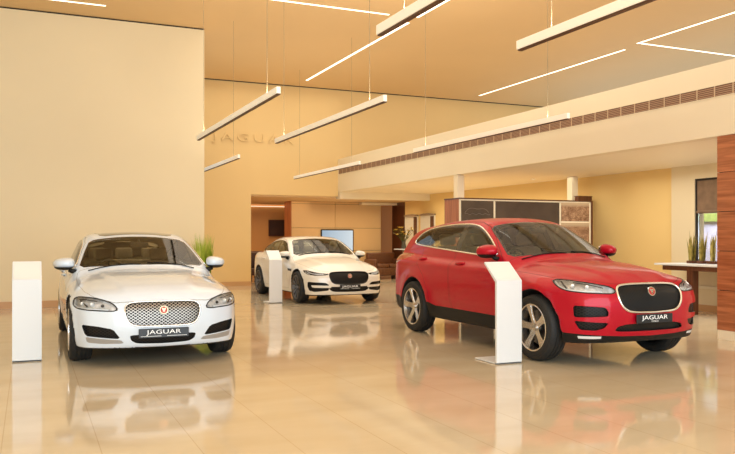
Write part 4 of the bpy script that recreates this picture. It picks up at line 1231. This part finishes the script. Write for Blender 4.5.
# ------------------------------------------------------------------ plants
def blades(bm, c, n, h, spread, w, lean=.35):
    for i in range(n):
        a = random.uniform(0, 2*PI); r = spread*random.random()**.6; hh = h*random.uniform(.65, 1.); ln = lean*random.uniform(.2, 1)
        p0 = Vector((c[0]+r*math.cos(a)*.6, c[1]+r*math.sin(a)*.6, c[2])); d = Vector((math.cos(a), math.sin(a), 0)); s = Vector((-math.sin(a+.6), math.cos(a+.6), 0))
        L = []; N = 7
        for k in range(N):
            t = k/(N-1); p = p0+d*(ln*hh*t*t)+Vector((0, 0, hh*t)); ww = w*(1-t**2.2)*(.6+.8*t*(1-t)*2)
            L.append((p-s*ww, p+s*ww))
        V = [(bm.verts.new(q[0]), bm.verts.new(q[1])) for q in L]
        for k in range(N-1): bm.faces.new((V[k][0], V[k][1], V[k+1][1], V[k+1][0]))
g1 = noisy('grass_green', srgb(140, 165, 30), srgb(196, 210, 80), 9, .5)
e = empty('potted_grass', (3.28, 15.75, 0)); tag(e, 'bright green upright potted grass behind the nearer white saloon', 'plant')
bm = B(); add_lathe(bm, [(.0005, 0), (.13, 0), (.17, .42), (.15, .42), (.14, .38), (.0005, .38)], 32, 'z'); obj('pot', fix(bm), W['white'], e, auto=40)
bm = B(); blades(bm, (0, 0, .38), 230, 1.12, .24, .011, .14); obj('grass_blades', bm, g1, e, smooth=True)
sn = noisy('snake_leaf', srgb(104, 98, 34), srgb(190, 166, 80), 22, .45, stretch=(1, 1, .6))
for i, (y, lab) in enumerate([(10.50, 'spiky snake plant on the white counter, left of three'), (10.27, 'spiky snake plant on the white counter, middle of three'), (10.04, 'spiky snake plant on the white counter, nearest the wood pier')]):
    e = empty('snake_plant', (11.20, y, .902)); tag(e, lab, 'plant', 'snake plants on the white counter')
    bm = B(); bx(bm, -.07, .07, -.07, .07, 0, .05, .008); obj('pot', bm, W['wood_dark'], e)
    bm = B(); blades(bm, (0, 0, .04), 20, .58, .085, .024, .12); obj('leaves', bm, sn, e, smooth=True)

# counter
e = empty('counter', (11.15, 9.6, 0)); tag(e, 'high white-topped counter with brown timber apron under the window', 'counter')
bm = B(); bx(bm, -.40, .40, -1.2, 1.38, .865, .90, .004); obj('counter_top', bm, W['white'], e)
bm = B(); bx(bm, -.37, .38, -1.15, 1.20, .78, .865); obj('apron', bm, W['wood_dark'], e)
for y in (.50, -1.1): bm = B(); bx(bm, -.36, -.22, y, y+.14, 0, .78, .003); obj('leg', bm, W['wood_dark'], e)

# ------------------------------------------------------------------ dark display wall
def photo_mat(name, seed, dark, light, sky):
    m, nt, b = new_mat(name); L = nt.links.new
    tc = nt.nodes.new('ShaderNodeTexCoord'); mp = nt.nodes.new('ShaderNodeMapping'); mp.inputs['Location'].default_value = (seed, 0, seed)
    v = nt.nodes.new('ShaderNodeTexVoronoi'); v.inputs['Scale'].default_value = 85
    n = nt.nodes.new('ShaderNodeTexNoise'); n.inputs['Scale'].default_value = 9; n.inputs['Detail'].default_value = 8
    L(tc.outputs['Object'], mp.inputs[0]); L(mp.outputs[0], v.inputs['Vector']); L(mp.outputs[0], n.inputs['Vector'])
    mu = nt.nodes.new('ShaderNodeMath'); mu.operation = 'MULTIPLY'; L(v.outputs['Distance'], mu.inputs[0]); L(n.outputs['Fac'], mu.inputs[1])
    cr = nt.nodes.new('ShaderNodeValToRGB'); cr.color_ramp.elements[0].position = .12; cr.color_ramp.elements[1].position = .42
    cr.color_ramp.elements[0].color = (*dark, 1); cr.color_ramp.elements[1].color = (*light, 1)
    L(mu.outputs[0], cr.inputs['Fac'])
    sp = nt.nodes.new('ShaderNodeSeparateXYZ'); L(tc.outputs['Object'], sp.inputs[0])
    mr = nt.nodes.new('ShaderNodeMapRange'); mr.inputs['From Min'].default_value = .10; mr.inputs['From Max'].default_value = .16; L(sp.outputs['Z'], mr.inputs['Value'])
    mx = nt.nodes.new('ShaderNodeMix'); mx.data_type = 'RGBA'; mx.inputs['B'].default_value = (*sky, 1)
    L(mr.outputs[0], mx.inputs['Factor']); L(cr.outputs['Color'], mx.inputs['A']); L(mx.outputs['Result'], b.inputs['Base Color'])
    b.inputs['Roughness'].default_value = .25
    return m
e = empty('display_wall', (9.27, 13.2, 0)); tag(e, 'free-standing dark display wall with white dividers and wooden side, behind the red car', 'display wall')
bm = B(); bx(bm, -1.60, 1.61, -.27, .30, 0, 2.13); obj('carcass', bm, W['wood_z'], e)
bm = B(); bx(bm, -1.61, 1.62, -.30, .30, 2.13, 2.155); obj('top_edge', bm, W['wood_dark'], e)
bm = B(); bx(bm, 1.61, 1.66, -.30, .30, 0, 2.155); obj('side_panel', bm, W['wood_dark'], e)
dk = noisy('chalkboard_brown', srgb(74, 60, 50), srgb(88, 72, 60), 3, .25)
for (x0, x1) in ((-1.56, -.82), (-.77, .79)):
    bm = B(); bx(bm, x0, x1, -.285, -.27, .30, 2.10); p = obj('dark_panel', bm, dk, e)
    if x1 < 0:   # faint pale line sketch of a car outline with two wavy lines under it
        def ink(pts):
            b2 = B(); add_tube(b2, [(x, -.287, z) for x, z in pts], .004, 5); obj('sketch_line', b2, mat('chalk', srgb(122, 110, 100), .6), p)
        ink([(x0+.08+.55*t, 1.86+.10*math.sin(PI*t)**.7+.02*math.sin(9*t)) for t in [i/20 for i in range(21)]])
        ink([(x0+.08+.58*t, 1.84+.012*math.sin(25*t)) for t in [i/30 for i in range(31)]])
        for k in range(3): ink([(x0+.10+.5*t, 1.70-k*.09+.022*math.sin((22+7*k)*t+k)) for t in [i/40 for i in range(41)]])
bm = B()
for x in (-1.585, -.795, .815, 1.59): bx(bm, x-.018, x+.018, -.292, -.27, .28, 2.12)
bx(bm, -1.6, 1.6, -.292, -.27, 2.105, 2.13); bx(bm, .82, 1.59, -.292, -.27, 1.685, 1.715); bx(bm, .82, 1.59, -.292, -.27, 1.25, 1.28)
obj('divider', bm, W['fascia'], e)
for k, z in enumerate((1.91, 1.485, 1.05)):
    bm = B(); bx(bm, -.375, .375, -.006, .006, -.20, .20)
    o = obj('town_photograph', bm, photo_mat('town_photo', 3.7*k, srgb(100, 62, 42), srgb(198, 158, 124), srgb(196, 170, 138)), e); o.location = (1.205, -.28, z)
e = empty('cabinet', (11.29, 13.66, 0)); tag(e, 'tall dark brown cabinet end just showing above the display wall at its right', 'cabinet')
bm = B(); bx(bm, -.18, .18, -.09, .05, 0, 2.29, .004); obj('body', bm, W['wood_dark'], e)
bm = B(); bx(bm, -.19, .19, -.095, .055, 2.285, 2.30); obj('top', bm, W['wood_dark'], e)

# ------------------------------------------------------------------ far lounge
lm = noisy('brown_leather', srgb(88, 52, 30), srgb(116, 72, 42), 20, .4, bump=.1)
def soft(bm, c, s, bev=.05): add_box(bm, c, s, bev, None, 3)
e = empty('sofa', (10.93, 23.3, 0), 0); e.scale = (.76, 1, 1); tag(e, 'brown leather sofa against the beige panelled wall', 'sofa')
bm = B(); soft(bm, (0, 0, .25), (1.35, .85, .26)); obj('base', bm, lm, e, smooth=True)
for x in (-.3, .3): bm = B(); soft(bm, (x, -.03, .43), (.56, .76, .14)); obj('cushion', bm, lm, e, smooth=True)
bm = B(); soft(bm, (0, .35, .56), (1.35, .2, .62)); obj('backrest', bm, lm, e, smooth=True)
for x in (-.67, .67): bm = B(); soft(bm, (x, 0, .40), (.17, .86, .52)); obj('armrest', bm, lm, e, smooth=True)
for x in (-.6, .6):
    for y in (-.35, .35): bm = B(); bx(bm, x-.03, x+.03, y-.03, y+.03, 0, .13); obj('foot', bm, W['wood_dark'], e)
dl = noisy('dark_brown_leather', srgb(60, 34, 20), srgb(84, 50, 30), 20, .45)
for i, (x, y, rz, lab) in enumerate([(6.62, 23.6, 0, 'dark brown armchair in the far left room, nearer one'), (7.2, 25.6, .2, 'dark brown armchair near the end wall of the far left room')]):
    e = empty('armchair', (x, y, 0), rz); tag(e, lab, 'armchair')
    bm = B(); soft(bm, (0, 0, .30), (.66, .66, .22)); obj('seat', bm, dl, e, smooth=True)
    bm = B(); soft(bm, (0, .30, .58), (.70, .14, .66)); obj('backrest', bm, dl, e, smooth=True)
    for s in (-1, 1): bm = B(); soft(bm, (s*.33, 0, .42), (.12, .66, .42), .04); obj('armrest', bm, dl, e, smooth=True)
    for sx in (-.26, .26):
        for sy in (-.26, .26): bm = B(); add_tube(bm, [(sx, sy, 0), (sx, sy, .21)], .02, 8); obj('leg', bm, W['wood_dark'], e)
# television on the panelled wall
e = empty('television', (9.485, 23.97, 1.28)); tag(e, 'wall television with a pale blue screen on the beige panelled wall', 'television')
bm = B(); bx(bm, -.585, .585, -.03, .03, -.375, .375, .006); obj('casing', bm, M['black'], e)
m, nt, b = new_mat('pale_blue_screen'); tc = nt.nodes.new('ShaderNodeTexCoord'); gr = nt.nodes.new('ShaderNodeTexGradient'); mp = nt.nodes.new('ShaderNodeMapping')
mp.inputs['Location'].default_value = (.5, 0, 0); mp.inputs['Scale'].default_value = (.8, 1, 1)
cr = nt.nodes.new('ShaderNodeValToRGB'); cr.color_ramp.elements[0].color = (*srgb(150, 180, 205), 1); cr.color_ramp.elements[1].color = (*srgb(226, 238, 245), 1)
nt.links.new(tc.outputs['Object'], mp.inputs[0]); nt.links.new(mp.outputs[0], gr.inputs[0]); nt.links.new(gr.outputs['Fac'], cr.inputs[0])
nt.links.new(cr.outputs[0], b.inputs['Emission Color']); b.inputs['Emission Strength'].default_value = .85; b.inputs['Base Color'].default_value = (.05, .06, .07, 1)
bm = B(); bx(bm, -.555, .555, -.034, -.030, -.34, .34); obj('screen', bm, m, e)
# framed picture in the left rear room
e = empty('framed_picture', (8.30, 26.97, 1.73)); tag(e, 'small dark framed picture on the orange wall of the rear room', 'picture')
bm = B(); bx(bm, -.32, .32, -.03, .0, -.30, .30, .004); obj('frame', bm, W['wood_dark'], e)
bm = B(); bx(bm, -.285, .285, -.034, -.03, -.265, .265); obj('canvas', bm, noisy('dark_canvas', srgb(58, 36, 24), srgb(76, 46, 28), 4, .5), e)
# high table with flowers
e = empty('bar_table', (10.95, 21.92, 0)); tag(e, 'high round white-topped table near the rear of the red car', 'table')
bm = B(); add_lathe(bm, [(.0005, .99), (.30, .99), (.305, 1.005), (.30, 1.02), (.0005, 1.02)], 40, 'z'); obj('table_top', fix(bm), W['white'], e, auto=40)
bm = B(); add_tube(bm, [(0, 0, .02), (0, 0, .99)], .035, 14); obj('stem', bm, M['disc'], e, smooth=True)
bm = B(); add_lathe(bm, [(.0005, 0), (.24, 0), (.24, .012), (.05, .03), (.0005, .03)], 36, 'z'); obj('base', fix(bm), M['disc'], e, auto=40)
e = empty('flower_vase', (10.95, 21.90, 1.021)); e.scale = (1.35, 1.35, 1.35); tag(e, 'vase of yellow lilies with dark leaves on the high table', 'flowers')
bm = B(); add_lathe(bm, [(.0005, 0), (.05, 0), (.06, .05), (.04, .14), (.05, .18), (.042, .18), (.034, .14), (.0005, .03)], 28, 'z'); obj('vase', fix(bm), M['dash'], e, auto=40)
bs, bl = B(), B(); lily = mat('lily_yellow', srgb(240, 205, 80), .5)
for i in range(22):
    a = 2*PI*i/22+random.uniform(-.2, .2); r = random.uniform(.08, .32); h = random.uniform(.28, .52); tip = Vector((r*math.cos(a), r*math.sin(a), h))
    add_tube(bs, [(0, 0, .12), tip*.5+Vector((0, 0, .08)), tip], .004, 5)
    if i % 2 == 0:
        bf = B()
        for k in range(6):
            b_ = 2*PI*k/6; d = Vector((math.cos(b_)*.06, math.sin(b_)*.06, .035)); s = Vector((-math.sin(b_), math.cos(b_), 0))*.018
            v = [bf.verts.new(tip), bf.verts.new(tip+d*.55+s), bf.verts.new(tip+d), bf.verts.new(tip+d*.55-s)]; bf.faces.new(v)
        obj('lily_flower', bf, lily, e)
    else:
        for k in range(4):
            b_ = random.uniform(0, 2*PI); d = Vector((math.cos(b_)*.13, math.sin(b_)*.13, random.uniform(-.02, .09))); s = Vector((-math.sin(b_), math.cos(b_), 0))*.02; q = tip*random.uniform(.6, 1)+Vector((0, 0, .03))
            v = [bl.verts.new(q), bl.verts.new(q+d*.5+s), bl.verts.new(q+d), bl.verts.new(q+d*.5-s)]; bl.faces.new(v)
obj('stems', bs, noisy('stem_green', srgb(60, 70, 25), srgb(90, 100, 40), 9), e); obj('foliage', bl, noisy('leaf_dark_green', srgb(70, 74, 26), srgb(130, 125, 48), 9), e)
# sample boards lit from above on the right wall of the lounge
for i, (y0, y1, lab) in enumerate([(22.12, 23.02, 'white sample board under a spotlight, left of the two in the lounge'), (20.98, 21.90, 'white sample board under a spotlight, right of the two in the lounge')]):
    ym = (y0+y1)/2; e = empty('sample_board', (11.6, ym, 0)); tag(e, lab, 'display board', 'lit sample boards in the lounge'); h = (y1-y0)/2
    bm = B(); bx(bm, -.05, 0, -h, h, .5, 2.12, .004); obj('board', bm, mat('board_white', srgb(240, 232, 214), .5), e)
    bm = B(); add_prism(bm, [(-h, 2.08), (h, 2.08), (h, 2.12), (h*.4, 2.15), (-h*.4, 2.15), (-h, 2.12)], -.09, -.0, lambda u, v, t: Vector((t, u, v))); obj('hood', fix(bm), mat('hood_grey', srgb(165, 140, 112), .5), e)
    bm = B(); bx(bm, -.062, -.05, -h+.02, -h+.24, 1.0, 2.05, .003); obj('leather_sample', bm, lm, e)
    f = empty('spotlight', (11.38, ym, 2.73)); tag(f, ['small spotlight above the left sample board', 'small spotlight above the right sample board'][i], 'spotlight')
    bm = B(); add_tube(bm, [(0, 0, .02), (0, 0, -.07)], .03, 14); obj('can', bm, W['white'], f, smooth=True)
    bm = B(); add_lathe(bm, [(.0005, -.072), (.024, -.072)], 20, 'z'); obj('lens', bm, W['strip'], f)
    l = bpy.data.lights.new('spot', 'SPOT'); l.energy = 240; l.spot_size = 1.25; l.spot_blend = .5; l.color = (1, .82, .55); l.shadow_soft_size = .03
    lo = bpy.data.objects.new('spot_lamp', l); COL.objects.link(lo); lo.parent = f; lo.location = (0, 0, -.09); lo.rotation_euler = (0, -.35, 0)
# ------------------------------------------------------------------ light
w = bpy.data.worlds.new('world'); bpy.context.scene.world = w; w.use_nodes = True
bg = w.node_tree.nodes['Background']; bg.inputs[0].default_value = (.86, .95, 1., 1); bg.inputs[1].default_value = .9
def area(name, loc, rot, sx, sy, e, col, spread=180):
    l = bpy.data.lights.new(name, 'AREA'); l.shape = 'RECTANGLE'; l.size = sx; l.size_y = sy; l.energy = e; l.color = col; l.spread = math.radians(spread)
    o = bpy.data.objects.new(name, l); COL.objects.link(o); o.location = loc; o.rotation_euler = rot; return o
# daylight through the glazed front behind the photographer
area('daylight', (0, -6.3, 3.0), (PI/2, 0, 0), 17, 5.6, 1500, (.76, .90, 1))
# added soft fill under the high ceiling, no such lamps hang there
area('ceiling_fill', (-.2, 3, 5.80), (0, 0, 0), 17, 18, 385, (.88, .98, 1))
area('ceiling_fill', (6, 16.8, 5.80), (0, 0, 0), 5.2, 9, 175, (1, .94, .80), 130)
area('ceiling_fill', (12.6, 14, 5.80), (0, 0, 0), 7.8, 14, 120, (1, .96, .82))
area('bay_fill', (10.2, 8, 2.73), (0, 0, 0), 2.2, 9, 125, (1, .97, .88), 150)  # added fill below the bay soffit, here and next; not a fitting
area('bay_fill', (10.1, 17, 2.73), (0, 0, 0), 2.2, 8, 130, (1, .94, .76), 150)
area('lounge_fill', (9.8, 22.85, 2.56), (0, 0, 0), 3.2, 1.6, 34, (1, .80, .52), 125)  # added base fill for the lounge, no lamp of this size there
area('rear_fill', (7.0, 25.0, 2.56), (0, 0, 0), 3, 3, 42, (1, .72, .42), 125)  # unseen fill added to brighten the rear room
area('garden_fill', (12.2, 10.8, 2.5), (0, math.radians(-55), 0), .8, 5, 170, (.95, .97, 1))  # added unseen light to brighten the garden wall, in place of outdoor light
cam = bpy.data.cameras.new('camera'); co = bpy.data.objects.new('camera', cam); COL.objects.link(co)
co.location = (0, 0, CAMH); co.rotation_euler = (PI/2, 0, -YAW)
cam.sensor_width = 36; cam.sensor_fit = 'HORIZONTAL'; cam.lens = FPX/735*36
cam.shift_y = (HOR-227)/735; cam.clip_end = 200; cam.clip_start = .05
bpy.context.scene.camera = co
sc = bpy.context.scene
sc.view_settings.view_transform = 'Standard'; sc.view_settings.look = 'None'
sc.view_settings.exposure = -.04; sc.view_settings.gamma = 1
